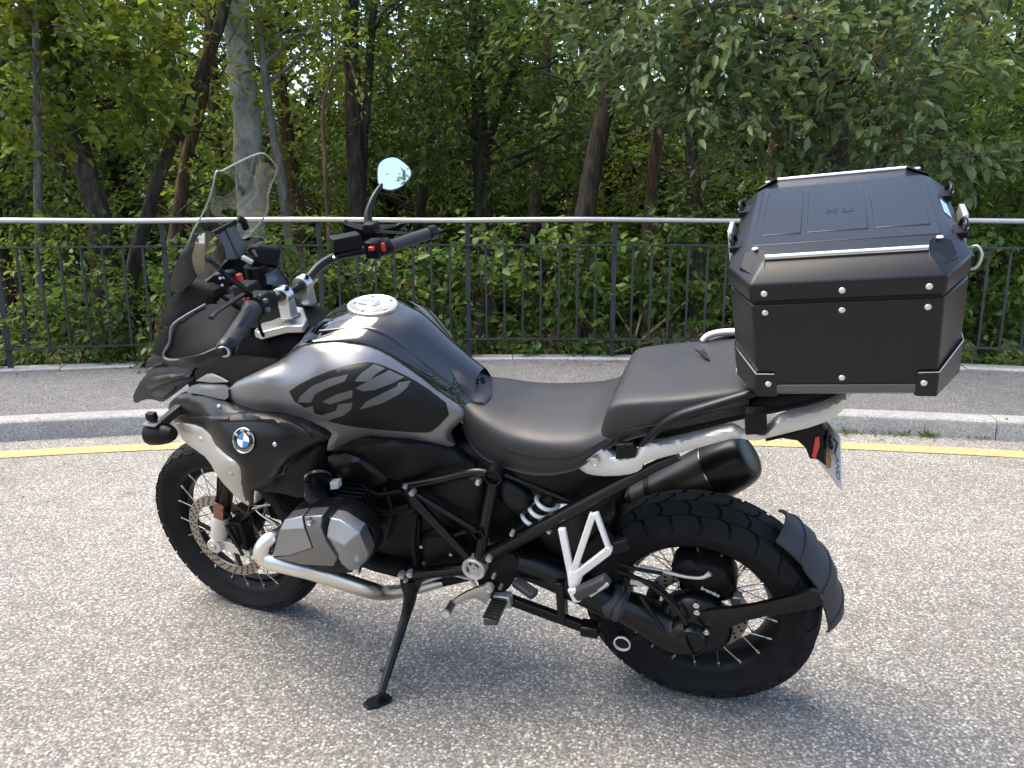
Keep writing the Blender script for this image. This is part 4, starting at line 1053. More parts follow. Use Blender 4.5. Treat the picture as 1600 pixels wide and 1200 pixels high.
# tank side panels in satin grey, with the dark inlay and its two letters
side_ctrl = [(444, 556, .168), (470, 539, .164), (527, 532, .152), (598, 546, .127), (634, 569, .112), (681, 605, .097), (736, 643, .088), (480, 592, .228), (560, 592, .212), (640, 632, .165), (700, 668, .118), (430, 640, .232), (386, 640, .228), (516, 676, .212), (572, 681, .19), (626, 689, .162), (708, 696, .115), (362, 612, .215), (405, 598, .236), (510, 706, .20)]
sp_out = [(357, 603), (400, 583), (438, 565), (452, 548), (469, 538), (500, 533), (527, 531), (562, 533), (598, 545), (634, 568), (681, 604), (737, 643), (719, 659), (701, 678), (706, 690), (711, 699), (670, 695), (626, 689), (600, 684), (572, 681), (540, 693), (510, 708), (513, 690), (516, 677), (495, 664), (470, 655), (430, 646), (386, 643), (359, 623)]
a_, b_ = pair('tank_side_panel', relief(sp_out, side_ctrl, t=.012, drop=.010, roll=11, soft=1, step=8), 'satin_grey')
inl = [(444, 617), (474, 596), (527, 575), (567, 566), (588, 568), (622, 582), (658, 601), (709, 640), (678, 674), (660, 677), (586, 671), (539, 665), (508, 657)]
def Q(pl): return [(420 + x / 4.21, 440 + y / 4.21) for x, y in pl]
LET = {'letter_g': [[(190, 795), (205, 755), (280, 690), (400, 640), (522, 610), (500, 655), (390, 697), (305, 740), (275, 795)], [(352, 792), (440, 745), (550, 714), (548, 763), (400, 808)], [(212, 838), (288, 820), (300, 868), (345, 880), (440, 850), (458, 808), (550, 798), (540, 842), (490, 882), (385, 916), (290, 877)]],
       'letter_s': [[(563, 657), (600, 610), (690, 545), (762, 572), (700, 612), (660, 657)], [(568, 702), (720, 620), (790, 585), (887, 630), (830, 662), (700, 712), (620, 722)], [(932, 655), (905, 702), (850, 747), (740, 802), (597, 842), (640, 790), (760, 730), (842, 692), (850, 668)]]}
for host, mir in ((a_, False), (b_, True)):
    im = relief(inl, shifted(side_ctrl, .0035), t=.004, drop=.002, roll=5, step=8)
    part('panel_inlay', im.mirrored() if mir else im, 'inlay_black', host)
    for nm, polys in LET.items():
        lm_ = MB()
        for pl in polys:
            r_ = relief(Q(pl), shifted(side_ctrl, .0045), t=.002, drop=.0003, roll=2, step=7, soft=0); lm_.add(r_.v, r_.f)
        part(nm, lm_.mirrored() if mir else lm_, 'letter_grey', host)
pair('side_panel_front', relief([(287, 613), (300, 602), (330, 602), (356, 604), (357, 626), (335, 622), (313, 616)], [(287, 613, .165), (300, 603, .165), (356, 604, .212), (357, 626, .222), (313, 616, .185)], t=.01, drop=.004, roll=6), 'satin_grey')
# radiator shroud with the roundel, silver trim below it
shr_ctrl = [(272, 652, .155), (262, 634, .145), (290, 613, .16), (340, 624, .215), (370, 634, .235), (330, 652, .255), (383, 688, .30), (421, 650, .262), (466, 665, .262), (491, 684, .27), (440, 700, .295), (445, 735, .27), (392, 768, .285), (388, 790, .27), (350, 700, .30), (310, 672, .22)]
shr = [(261, 634), (274, 620), (288, 613), (313, 616), (340, 624), (357, 627), (372, 636), (400, 646), (432, 647), (470, 656), (516, 678), (512, 690), (494, 692), (449, 726), (442, 745), (398, 764), (393, 772), (393, 792), (386, 790), (377, 765), (374, 726), (340, 700), (322, 675), (276, 663), (268, 652)]
sh1, sh2 = pair('radiator_shroud', relief(shr, shr_ctrl, t=.012, drop=.010, roll=9, step=7), 'satin_black')
# crease along the shroud
cr_ = [(270, 652), (300, 653), (330, 651), (387, 645), (421, 648), (466, 664), (490, 683), (480, 690), (455, 676), (421, 660), (387, 656), (330, 659), (290, 659)]
crm = relief(cr_, shifted(shr_ctrl, .0075), t=.010, drop=.004, roll=5, step=6); part('shroud_crease', crm, 'satin_black', sh1); part('shroud_crease', crm.mirrored(), 'satin_black', sh2)
trim = [(271, 661), (296, 664), (320, 671), (333, 683), (339, 697), (357, 714), (373, 722), (378, 733), (379, 764), (393, 794), (371, 779), (341, 747), (325, 717), (306, 703), (288, 691), (275, 671)]
tr_ctrl = [(272, 662, .172), (320, 672, .25), (357, 715, .30), (377, 735, .302), (392, 792, .275), (341, 745, .268), (306, 702, .222), (286, 688, .18), (350, 735, .292)]
tm1 = relief(trim, tr_ctrl, t=.010, drop=.009, roll=7, step=6)
t1, t2 = pair('shroud_trim', tm1, 'trim_silver')
for x, y in ((314, 687), (360, 740)):
    for host, s in ((t1, 1), (t2, -1)):
        c = P(x, y, float(tps(tr_ctrl)(x, y)) + .001); c[1] *= s
        part('trim_dimple', MB().lathe([(0, .002), (.006, .002), (.008, .0005), (.0085, -.002)], c, A(.25, s, .1), 14), 'trim_silver', host, angle=50)
for x, y in ((342, 636), (429, 695)):
    for host, s in ((sh1, 1), (sh2, -1)):
        c = P(x, y, float(tps(shr_ctrl)(x, y)) + .002); c[1] *= s
        part('shroud_bolt', MB().lathe([(0, .003), (.004, .003), (.0062, .001), (.0065, -.003)], c, A(.1, s, 0), 14), 'alloy', host, angle=50)
def text_mesh(s, size, depth):
    cu_ = bpy.data.curves.new('lettering', 'FONT'); cu_.body = s; cu_.size = size; cu_.extrude = depth; cu_.align_x = 'CENTER'; cu_.align_y = 'CENTER'; cu_.resolution_u = 3
    ob = bpy.data.objects.new('lettering', cu_); COL.objects.link(ob)
    dg = bpy.context.evaluated_depsgraph_get(); me = bpy.data.meshes.new_from_object(ob.evaluated_get(dg))
    v = [np.array(x.co) for x in me.vertices]; f = [tuple(p.vertices) for p in me.polygons]
    bpy.data.objects.remove(ob); bpy.data.curves.remove(cu_); bpy.data.meshes.remove(me)
    return v, f
def lettering(name, s, size, o, x_, y_, m_, parent, depth=.0004):
    v, f = text_mesh(s, size, depth); x_ = np.array(x_) / np.linalg.norm(x_); y_ = np.array(y_) / np.linalg.norm(y_); n_ = np.cross(x_, y_)
    return part(name, MB().add([o + p[0] * x_ + p[1] * y_ + p[2] * n_ for p in v], f), m_, parent, fix=False)
for host, s in ((sh1, 1), (sh2, -1)):
    f_ = tps(shr_ctrl); c = P(382.5, 688, float(f_(382.5, 688))); c1 = P(392, 688, float(f_(392, 688))); c2 = P(382.5, 678, float(f_(382.5, 678)))
    n_ = np.cross(c2 - c, c1 - c); n_ /= np.linalg.norm(n_); n_ = n_ if n_[1] > 0 else -n_
    c = c + n_ * .003; c[1] *= s; n_[1] *= s
    ro_ = part('roundel', MB().lathe([(.033, -.006), (.033, .002), (.0315, .0036), (.0300, .0030), (.0205, .0030), (.0195, .0038), (.0188, .0030), (0, .0030)], c, n_, 44), 'gloss_black', host, angle=30)
    part('roundel_rim', MB().lathe([(.0330, .000), (.0333, .0030), (.0315, .0042), (.0306, .0032)], c, n_, 44, caps=False), 'polished_steel', ro_, angle=50)
    xr = A(-1, 0, 0) if s > 0 else A(1, 0, 0); xr = xr - n_ * (xr @ n_); xr /= np.linalg.norm(xr); yr = np.cross(n_, xr)
    for k in range(4):
        t0 = k * math.pi / 2 - .12; vs = [c + n_ * .0042] + [c + n_ * .0040 + .0186 * (math.cos(t0 + i * math.pi / 16) * xr + math.sin(t0 + i * math.pi / 16) * yr) for i in range(9)]
        part('roundel_quarter', MB().add(vs, [(0, i + 1, i + 2) for i in range(8)]), 'badge_blue' if k % 2 else 'badge_white', ro_, fix=False)
    for ch, an in (('B', 148), ('M', 100), ('W', 52)):
        t0 = R(an); rd = math.cos(t0) * xr + math.sin(t0) * yr; tg = math.sin(t0) * xr - math.cos(t0) * yr
        lettering('roundel_letter', ch, .0115, c + rd * .0255 + n_ * .0034, tg, rd, 'badge_white', ro_)
# recessed inner duct behind the shroud, side covers under the tank
pair('inner_duct', relief([(449, 724), (494, 690), (513, 690), (511, 708), (516, 745), (500, 770), (470, 780), (440, 770), (400, 768), (398, 764), (442, 745)], [(449, 724, .20), (512, 690, .19), (515, 745, .17), (440, 770, .18), (400, 768, .2)], t=.05, drop=.01), 'black_plastic')
pair('side_cover', relief([(512, 708), (540, 693), (572, 682), (626, 690), (711, 700), (722, 716), (748, 733), (720, 739), (640, 754), (612, 749), (590, 735), (552, 709)], [(512, 708, .20), (572, 683, .187), (640, 715, .18), (711, 700, .115), (745, 732, .13), (640, 752, .16), (590, 735, .185)], t=.02, drop=.008), 'black_plastic')
pair('airbox_cover', relief([(511, 708), (552, 709), (592, 737), (610, 749), (590, 761), (566, 758), (535, 750), (514, 735)], [(512, 708, .205), (552, 710, .21), (608, 749, .175), (570, 757, .18), (515, 735, .19), (560, 735, .205)], t=.03, drop=.01), 'satin_black')
part('intake_mesh', relief([(548, 700), (574, 684), (612, 690), (580, 696)], [(548, 700, .196), (574, 684, .192), (612, 690, .18), (580, 696, .19)], t=.004, drop=.001, soft=0), 'engine_black')
# beak, fin, front cowl
bk = [(239, 573), (226, 587), (215, 602), (207, 624), (212, 631), (225, 624), (240, 624), (253, 629), (263, 623), (276, 613), (293, 600), (304, 593), (299, 582), (305, 574), (288, 571), (262, 570)]
bk_ctrl = [(208, 626, .012), (226, 588, .022), (240, 573, .035), (262, 571, .075), (300, 576, .12), (302, 593, .14), (276, 612, .135), (253, 627, .10), (225, 622, .045), (250, 600, .085)]
bm_ = relief(bk, bk_ctrl, t=.010, drop=.006, roll=7, step=6); bm2 = bm_.mirrored()
beak = part('beak', bm_.add(bm2.v, bm2.f), 'black_plastic')
for pl, d in (([(228, 592), (262, 584), (298, 584), (296, 590), (262, 597), (228, 612)], .010), ([(232, 616), (258, 606), (276, 604), (262, 616), (250, 622)], .012)):
    q = relief(pl, shifted(bk_ctrl, d), t=.008, drop=.005, roll=5, step=6); part('beak_rib', q, 'satin_black', beak); part('beak_rib', q.mirrored(), 'satin_black', beak)
fin_ = relief([(222, 569), (243, 551), (255, 555), (257, 567), (243, 573), (224, 576)], [(222, 570, .0), (243, 552, .03), (256, 560, .08), (243, 573, .05)], t=.008, drop=.004, roll=6, step=6); f2 = fin_.mirrored()
part('beak_fin', fin_.add(f2.v, f2.f), 'satin_black', beak)
pair('front_cowl', relief([(263, 508), (246, 524), (238, 548), (243, 556), (256, 556), (268, 540), (272, 514)], [(263, 508, .13), (240, 548, .07), (256, 556, .10), (270, 520, .14)], t=.012, drop=.008), 'matte_black')
pair('headlamp_shell', relief([(284, 441), (268, 466), (252, 492), (254, 506), (272, 508), (300, 492), (330, 480), (338, 458), (320, 445), (300, 441)], [(284, 441, .145), (252, 494, .10), (272, 508, .14), (330, 480, .16), (320, 446, .15), (295, 470, .135)], t=.03, drop=.014, roll=10), 'matte_black')
part('screen_side', relief([(306, 362), (294, 378), (282, 396), (267, 430), (264, 453), (280, 458), (296, 446), (308, 428), (304, 400), (310, 378)], [(306, 362, .165), (282, 396, .168), (265, 445, .15), (300, 440, .165), (306, 400, .18)], t=.008, drop=.007, roll=8), 'satin_black')
part('screen_side', relief([(270, 428), (266, 440), (264, 453), (280, 458), (296, 446), (306, 432)], [(282, 428, .168), (265, 445, .15), (300, 440, .165)], t=.008, drop=.007, roll=8).mirrored(), 'gloss_black')
lampc = MB().loft([[A(u - .05, .085 * s * math.cos(t), 1.01 + .075 * s * math.sin(t)) for t in np.linspace(0, 2 * math.pi, 17)[:-1]] for u, s in ((1.30, .9), (1.40, 1.15), (1.50, 1.1), (1.56, .8), (1.575, .4))], 4, 2)
part('headlamp', lampc, 'lens_dark', angle=50)
part('nose_body', MB().loft([[A(u, hw * math.copysign(abs(math.cos(t)) ** .7, math.cos(t)), wc + hh * math.copysign(abs(math.sin(t)) ** .7, math.sin(t))) for t in np.linspace(0, 2 * math.pi, 17)[:-1]] for u, hw, wc, hh in ((1.00, .12, .98, .10), (1.12, .145, .98, .14), (1.26, .13, 1.0, .17), (1.38, .11, 1.0, .17), (1.48, .08, .95, .10))], 4, 2), 'matte_black', angle=50)
pair('front_side_cover', relief([(304, 576), (340, 562), (368, 556), (400, 560), (439, 564), (428, 573), (400, 587), (372, 600), (357, 604), (330, 602), (310, 600), (304, 592)], [(304, 578, .135), (368, 557, .155), (438, 565, .172), (400, 585, .20), (357, 603, .195), (310, 598, .15)], t=.012, drop=.004), 'matte_black')
part('cover_strip', relief([(306, 595), (321, 586), (330, 585), (342, 590), (355, 597), (330, 598)], [(306, 595, .155), (325, 586, .18), (355, 597, .20)], t=.006, drop=.003, roll=5, step=5, soft=0), 'trim_silver')
# windscreen and the things behind it
scr_ctrl = [(338, 268, .165), (330, 305, .172), (318, 332, .172), (304, 360, .172), (410, 239, -.035), (372, 254, .06), (433, 263, -.145), (424, 290, -.155), (412, 340, -.168), (384, 374, -.172), (375, 300, -.01), (352, 345, .01), (395, 275, -.06)]
sc_o = [(337, 267), (346, 268), (360, 260), (390, 245), (410, 238), (420, 245), (432, 259), (433, 267), (424, 288), (418, 308), (420, 326), (412, 341), (400, 358), (384, 375), (362, 368), (340, 364), (322, 366), (305, 372), (294, 384), (300, 364), (308, 350), (318, 332), (328, 308), (334, 286)]
ws = part('windscreen', relief(sc_o, scr_ctrl, t=.004, drop=0, step=8, soft=1), 'clear_screen', angle=60)
el = soften(sc_o, 1); fsc = tps(scr_ctrl)
part('screen_edge', MB().tube([P(x, y, float(fsc(x, y)) - .002) for x, y in el], .0024, n=6, closed=True), MATS.get('acrylic_edge') or mat('acrylic_edge', (.55, .60, .58), .25, trans=.5), ws, angle=60)
def slab(pl, v, th, m_, nm='panel', parent=None, bevel=.003):
    pts = [P(x, y, vv) for (x, y), vv in zip(pl, v)]; n_ = np.cross(pts[1] - pts[0], pts[2] - pts[0]); n_ /= np.linalg.norm(n_); n_ = n_ if n_ @ (_C - pts[0]) > 0 else -n_
    return part(nm, MB().prism(pts, -n_ * th), m_, parent, bevel=bevel)
dk = slab([(336, 369), (351, 359), (373, 405), (351, 407)], [.05, .02, -.0, .05], .02, 'panel_grey', 'instrument_cover')
slab([(354, 357), (368, 351), (388, 391), (375, 404)], [.015, -.03, -.045, .0], .02, 'panel_grey', 'instrument_cover_half', dk)
part('cover_bar', MB().bar(P(331, 366, .065), P(368, 346, -.035), .012, .012), 'black_plastic', dk, bevel=.003)
part('cover_post', MB().tube([P(372, 342, -.04), P(380, 345, -.05), P(384, 356, -.06)], .010, n=10), 'black_plastic', dk, angle=50)
gp = part('sat_nav', MB().bar(P(392, 398, -.03), P(432, 402, -.10), .05, .06), 'engine_black', bevel=.012, seg=3)
slab([(393, 391), (410, 388), (416, 398), (400, 402)], [-.02, -.05, -.05, -.02], .004, 'panel_grey', 'sat_nav_top', gp)
part('cradle_lever', MB().bar(P(378, 401, .02), P(395, 411, .015), .014, .012), 'trim_silver', gp, bevel=.003)
part('cradle_post', MB().tube([P(398, 415, -.02), P(402, 440, -.02), P(410, 462, -.01)], [.03, .026, .02], n=14), 'engine_black', gp, angle=50)
tf_ = slab([(413, 428), (435, 416), (454, 443), (450, 452), (414, 447)], [-.01, -.075, -.085, -.06, -.005], .025, 'black_plastic', 'display')
slab([(416, 429), (434, 419), (451, 443), (448, 449), (417, 444)], [-.008, -.069, -.078, -.054, -.003], .003, 'display_glass', 'display_screen', tf_, bevel=.001)
ds = slab([(315, 447), (334, 430), (370, 424), (384, 440), (368, 458), (330, 466)], [.13, .10, .05, .04, .06, .11], .03, 'black_plastic', 'dash_panel')
for x, y in ((322, 449), (333, 438), (339, 441), (344, 435), (350, 434), (356, 433), (347, 446)): part('dash_screw', MB().lathe([(0, .004), (.004, .003), (.004, 0)], P(x, y, .09), A(-.6, .7, .5), 8), 'alloy', ds)
part('dash_pad', MB().bar(P(360, 455, .08), P(382, 444, .03), .035, .02), 'panel_grey', ds, bevel=.005)
part('hazard_switch', MB().box(P(374, 433, .05), (.015, .016, .02)), 'red_plastic', ds, bevel=.003)
# wiring between the dash and the yoke
for pts, r in (([(330, 470, .12), (352, 490, .10), (380, 500, .06), (408, 508, .05)], .007), ([(345, 462, .10), (372, 480, .07), (398, 500, .03)], .005), ([(320, 480, .14), (345, 505, .13), (375, 520, .11), (410, 530, .08)], .006), ([(360, 470, .05), (385, 490, .02), (420, 505, -.02)], .005)):
    part('wiring', MB().tube([P(*p) for p in pts], r, n=8, spline=5), 'engine_black', ds, angle=60)
# fog lamps on their brackets
for s in (1, -1):
    c = P(250, 677, .21); c[1] *= s
    fl = part('fog_lamp', MB().lathe([(0, -.050), (.018, -.048), (.028, -.030), (.034, .0), (.036, .028), (.034, .034), (.030, .034)], c, A(1, 0, -.05), 28), 'black_plastic', angle=40)
    part('fog_lamp_lens', MB().lathe([(.0305, .030), (.024, .037), (0, .040)], c, A(1, 0, -.05), 28), 'lens_dark', fl, angle=60)
    part('fog_lamp_visor', MB().box(c + A(.008, 0, .037), (.05, .05, .006)), 'panel_grey', fl, bevel=.002)
    p1 = P(262, 645, .18); p1[1] *= s
    part('fog_lamp_bracket', MB().bar(c + A(-.01, -.01 * s, .03), p1 + A(-.03, -.03 * s, .01), .03, .022), 'satin_black', fl, bevel=.004)
    part('lamp_knob', MB().box(c + A(.01, 0, .055), (.03, .02, .025)), 'engine_black', fl, bevel=.004)
# seats
def seat(name, rws, m_, nu=5, nv=4, flat=False):
    rr = []
    for (u, hw, top, ed, bot) in rws:
        if flat: ed = top - (top - ed) * .62
        half = [A(u, hw * .80, bot - .012), A(u, hw * .96, bot), A(u, hw, bot + (ed - bot) * .5), A(u, hw * .97, ed), A(u, hw * (.89 if flat else .84), ed + (top - ed) * (.74 if flat else .62)), A(u, hw * .55, top - (top - ed) * .08), A(u, hw * .15, top)]
        rr.append(half + [A(p[0], -p[1], p[2]) for p in half[::-1]])
    return part(name, MB().loft(rr, nu, nv, closed=True, cap=True), m_, angle=50)
rs1 = seat('rider_seat', [(.612, .075, .925, .90, .845), (.585, .098, .925, .895, .815), (.54, .125, .912, .88, .79), (.46, .152, .893, .862, .783), (.37, .170, .890, .862, .788), (.28, .176, .902, .872, .818), (.22, .172, .928, .895, .868), (.185, .165, .95, .915, .89)], 'seat_vinyl')
ps1 = seat('passenger_seat', [(.222, .150, .905, .895, .872), (.205, .162, .965, .925, .880), (.185, .165, .998, .955, .893), (.12, .168, 1.014, .972, .925), (.03, .168, 1.028, .990, .958), (-.06, .158, 1.044, 1.008, .985), (-.115, .145, 1.050, 1.015, .998)], 'seat_vinyl', flat=True)
def seam(name, pts, host, r=.0016):
    part(name, MB().tube(pts, r, n=6, spline=4), 'inlay_black', host, angle=60)
for s in (1, -1):
    seam('seat_seam', [A(u, s * hw * 1.003, w) for u, hw, w in ((.197, .163, .905), (.17, .166, .925), (.12, .169, .945), (.03, .169, .972), (-.06, .159, .998), (-.11, .146, 1.006))], ps1)
    seam('seat_seam', [A(u, s * hw * 1.002, w) for u, hw, w in ((.57, .108, .868), (.46, .1525, .835), (.37, .1705, .832), (.28, .1765, .850), (.2, .168, .905))], rs1)
mk = MB()
for pl in ([(1086, 547), (1104, 553), (1109, 564), (1101, 560), (1095, 554)], [(1096, 551), (1100, 546), (1102, 552)]): mk.prism([Pz(x, y, 1.038) for x, y in pl], A(0, 0, .003))
part('seat_mark', mk, 'inlay_black', ps1)
# ------------------------------------------------------------------ engine
def facets(pts, faces, t=.04):
    """An angular casting: flat facets towards the viewer's side, walls and back behind them."""
    top = [P(*p) for p in pts]; n = len(top); bot = [p - A(0, t, 0) for p in top]; cnt = {}
    for q in faces:
        for i in range(len(q)): cnt[(q[i], q[(i + 1) % len(q)])] = 1
    fs = list(faces) + [tuple(n + i for i in q[::-1]) for q in faces] + [(b_, a, n + a, n + b_) for (a, b_) in cnt if (b_, a) not in cnt]
    return MB().add(top + bot, fs)
def prism_px(pl, v, t, nm, m_, parent=None, bevel=.004): return part(nm, MB().prism([P(x, y, v) for x, y in pl], A(0, -t, 0)), m_, parent, bevel=bevel)
eng = part('engine_block', MB().loft([[A(u, hw * math.copysign(abs(math.cos(t)) ** .55, math.cos(t)), wc + hh * math.copysign(abs(math.sin(t)) ** .55, math.sin(t))) for t in np.linspace(0, 2 * math.pi, 21)[:-1]] for u, hw, wc, hh in ((1.14, .09, .56, .12), (1.10, .12, .57, .17), (.95, .135, .57, .20), (.78, .135, .56, .20), (.64, .12, .54, .19), (.58, .10, .53, .15))], 3, 2), 'engine_black', angle=50)
for x, y in ((654, 824), (659, 853), (662, 880), (709, 852), (705, 865), (640, 790)): part('engine_bolt', MB().lathe([(0, .006), (.005, .006), (.006, .004), (.006, -.004)], P(x, y, .142), A(0, 1, 0), 10), 'alloy', eng)
for pts, r in (([(560, 752), (590, 772), (630, 768), (646, 790)], .008), ([(600, 760), (612, 800), (604, 840)], .006), ([(650, 800), (646, 850), (652, 890)], .007), ([(560, 780), (600, 800), (640, 790)], .010), ([(676, 830), (700, 838), (730, 830)], .006), ([(500, 752), (540, 770), (560, 790)], .012)):
    part('engine_hose', MB().tube([P(x, y, .148 + .01 * (i % 2)) for i, (x, y) in enumerate(pts)], r, n=8, spline=5), 'black_plastic', eng, angle=60)
prism_px([(650, 815), (655, 812), (655, 895), (648, 893)], .15, .02, 'engine_rib', 'engine_black', eng, .003)
ec = part('engine_cover', relief([(650, 830), (700, 825), (735, 850), (735, 878), (690, 888), (655, 885)], [(650, 830, .145), (700, 826, .145), (735, 865, .13), (690, 888, .135), (690, 855, .158)], t=.03, drop=.014), 'engine_black')
for s in (1, -1):
    def S(p): q = np.array(p, float); q[1] *= s; return q
    def M_(mb): return mb if s > 0 else mb.mirrored()
    cc = P(512, 845, .30)
    cy = MB()
    for k in range(9):
        v = .13 + k * .019; cy.add(*(lambda m_: (m_.v, m_.f))(MB().box(A(cc[0] + .0, v, cc[2] + .01), (.145, .006, .155))))
    cy.tube([A(cc[0], .08, cc[2] + .01), A(cc[0], .32, cc[2] + .01)], .066, n=24)
    cyl = part('cylinder', M_(cy), 'engine_black', bevel=.002, angle=40)
    hm = relief([(444, 812), (471, 807), (503, 806), (524, 806), (548, 818), (566, 838), (578, 866), (574, 882), (556, 894), (530, 896), (470, 884), (424, 871), (427, 852), (436, 827)], [(444, 812, .345), (503, 806, .345), (566, 838, .345), (574, 880, .345), (424, 870, .345)], t=.085, drop=.012, roll=10, soft=1)
    hd = part('cylinder_head', M_(hm), 'engine_black', cyl)
    part('head_guard', M_(facets([(445, 812, .372), (471, 807, .374), (475, 826, .392), (437, 828, .386), (430, 853, .378), (487, 856, .398), (452, 868, .378), (425, 870, .360)], [(0, 1, 2, 3), (3, 2, 4), (2, 5, 4), (4, 5, 6, 7)])), 'cover_silver', hd, bevel=.002)
    part('head_guard_band', M_(facets([(475, 807, .376), (503, 806, .378), (501, 824, .392), (478, 825, .392), (510, 848, .396), (489, 856, .396), (527, 873, .386), (521, 885, .372), (470, 882, .366), (430, 872, .360), (454, 868, .374)], [(0, 1, 2, 3), (3, 2, 4, 5), (5, 4, 6), (5, 6, 7, 8), (5, 8, 9, 10)])), 'cover_dark', hd, bevel=.002)
    part('valve_cover', M_(facets([(516, 810, .380), (531, 813, .380), (561, 833, .384), (575, 866, .372), (571, 878, .368), (556, 891, .366), (546, 892, .366), (534, 882, .372), (510, 840, .388), (512, 824, .386), (538, 852, .416)], [(0, 1, 2, 10, 8, 9), (2, 3, 4, 10), (4, 5, 10), (5, 6, 7, 10), (7, 8, 10)])), 'cover_silver', hd, bevel=.003)
    for x, y, r in ((483, 816, .008), (557, 893, .010)):
        c = S(P(x, y, .392)); part('head_bolt', MB().lathe([(0, .006), (r * .5, .006), (r * .55, .002), (r * .9, .004), (r, 0), (r, -.012)], c, A(0, s, .1), 14), 'polished_steel', hd, angle=40)
    for k in range(6):
        a0 = S(P(532 + k * 7, 806 + k * 4, .33)); b0_ = S(P(548 + k * 6, 818 + k * 4, .33)); part('cooling_fin', MB().bar(a0, b0_, .004, .05), 'engine_black', hd)
    ib = MB().tube([P(497, 806, .27), P(500, 785, .24), P(494, 760, .20), P(500, 745, .17)], [.034, .034, .033, .036], n=20, spline=3)
    it = part('intake_stub', M_(ib), 'engine_black', cyl, angle=50)
    for y, sg in ((750, 1), (776, -1)):
        c0 = P(494, y, .215); part('hose_clamp', M_(MB().lathe([(.036, -.004), (.0375, -.004), (.0375, .004), (.036, .004)], c0 + A(0, -.01, -.0), P(497, 806, .27) - P(494, 760, .20), 24, closed=True)), 'alloy', it, angle=30)
    if s > 0: prism_px([(515, 754), (528, 753), (529, 764), (516, 766)], .22, .02, 'connector', 'bracket_white', it, .002)
    # exhaust header: out of the front of the head, round and back under the engine
    hp = [P(442, 832, .30), P(422, 842, .335), P(410, 858, .352), P(413, 872, .358), P(440, 881, .350), P(485, 892, .325), P(535, 908, .28), P(578, 922, .235), P(606, 926, .17), P(645, 920, .09), P(690, 908, .04)]
    part('exhaust_header', M_(MB().tube(hp, [.019, .021, .023, .024, .0245, .0245, .0245, .024, .022, .019, .018], n=20, spline=6)), 'header_steel', angle=60)
part('sump_guard', MB().loft([[A(u, hw * math.copysign(abs(math.cos(t)) ** .5, math.cos(t)), wc + .03 * math.sin(t)) for t in np.linspace(0, 2 * math.pi, 17)[:-1]] for u, hw, wc in ((1.08, .10, .42), (1.0, .13, .36), (.8, .13, .335), (.66, .11, .345))], 3, 2), 'engine_black', angle=50)
# ------------------------------------------------------------------ frame
fr = part('frame', MB().tube([P(628, 757, .165), P(660, 795, .168), P(700, 838, .165), P(738, 878, .155)], .0135, n=14, spline=3), 'frame_black', angle=60)
def tube_part(nm, pts, r, m_='frame_black', parent=None, spline=3, n=14): return part(nm, MB().tube([P(*p) for p in pts], r, n=n, spline=spline), m_, parent or fr, angle=60)
tube_part('frame_tube', [(632, 758, .165), (690, 748, .168), (740, 737, .165), (772, 742, .160)], .0115)
tube_part('frame_tube', [(634, 762, .16), (680, 790, .16), (722, 815, .158), (750, 832, .155)], .0085)
tube_part('frame_tube', [(772, 745, .160), (764, 790, .160), (756, 835, .158), (748, 880, .155)], .0165)
tube_part('frame_tube', [(752, 872, .150), (830, 832, .155), (935, 775, .16), (1010, 735, .155), (1060, 712, .15)], [.020, .020, .018, .014, .012])
tube_part('frame_tube', [(648, 897, .165), (690, 892, .165), (735, 888, .158)], .0175)
tube_part('frame_tube', [(780, 738, .15), (840, 762, .14), (910, 792, .13)], .006)
for c, r0, r1 in ((P(772, 742, .170), .0235, .0195), (P(750, 832, .170), .0155, .0115)):
    part('frame_ring', MB().lathe([(r1, .004), (r1 + .001, .014), (r0, .014), (r0, -.02), (r1, -.02)], c, A(0, 1, 0), 30, closed=True), 'frame_black', fr, angle=40)
    part('ring_core', MB().lathe([(r1, -.012), (r1, .002), (0, .001)], c, A(0, 1, 0), 24), 'engine_black', fr)
pc = P(742, 886, .165)
pv_ = part('pivot_cap', MB().lathe([(.033, -.02), (.034, .012), (.031, .016), (.024, .014), (.021, .004), (.012, .003), (.010, .006), (.004, .006), (.004, .002), (0, .002)], pc, A(0, 1, .05), 36), 'alloy_dull', fr, angle=35)
for x, y, r in ((764, 873, .009), (640, 897, .010), (627, 899, .010), (634, 907, .007), (640, 923, .007), (644, 770, .008), (771, 901, .005), (782, 918, .005), (800, 834, .006), (747, 754, .007), (858, 830, .006), (634, 740 + 20, .006)):
    part('frame_bolt', MB().lathe([(0, .008), (r * .5, .008), (r * .6, .003), (r, .005), (r, -.012)], P(x, y, .178 if x < 780 else .168), A(0, 1, 0), 12), 'alloy_dull', fr, angle=40)
part('battery_cover', relief([(652, 762), (700, 752), (752, 745), (757, 760), (748, 815), (735, 822), (700, 800), (668, 778)], [(652, 762, .13), (752, 746, .14), (745, 818, .13), (700, 780, .143)], t=.03, drop=.008), 'black_plastic')
part('under_seat_cover', relief([(742, 718), (800, 737), (900, 724), (935, 742), (1010, 728), (985, 748), (930, 776), (880, 792), (838, 772), (790, 742)], [(742, 718, .14), (800, 737, .15), (900, 725, .155), (880, 785, .12), (1000, 735, .13)], t=.06, drop=.01), 'black_plastic')
part('footrest_plate', relief([(735, 880), (765, 868), (800, 862), (812, 880), (806, 905), (790, 925), (770, 935), (752, 925), (745, 905)], [(735, 880, .14), (800, 865, .135), (770, 930, .16), (770, 895, .152)], t=.02, drop=.004), 'engine_black')
part('tool_tube', MB().tube([P(788, 752, .10), P(806, 770, .105), P(822, 785, .10)], [.040, .046, .038], n=20, spline=3), 'satin_black', angle=50)
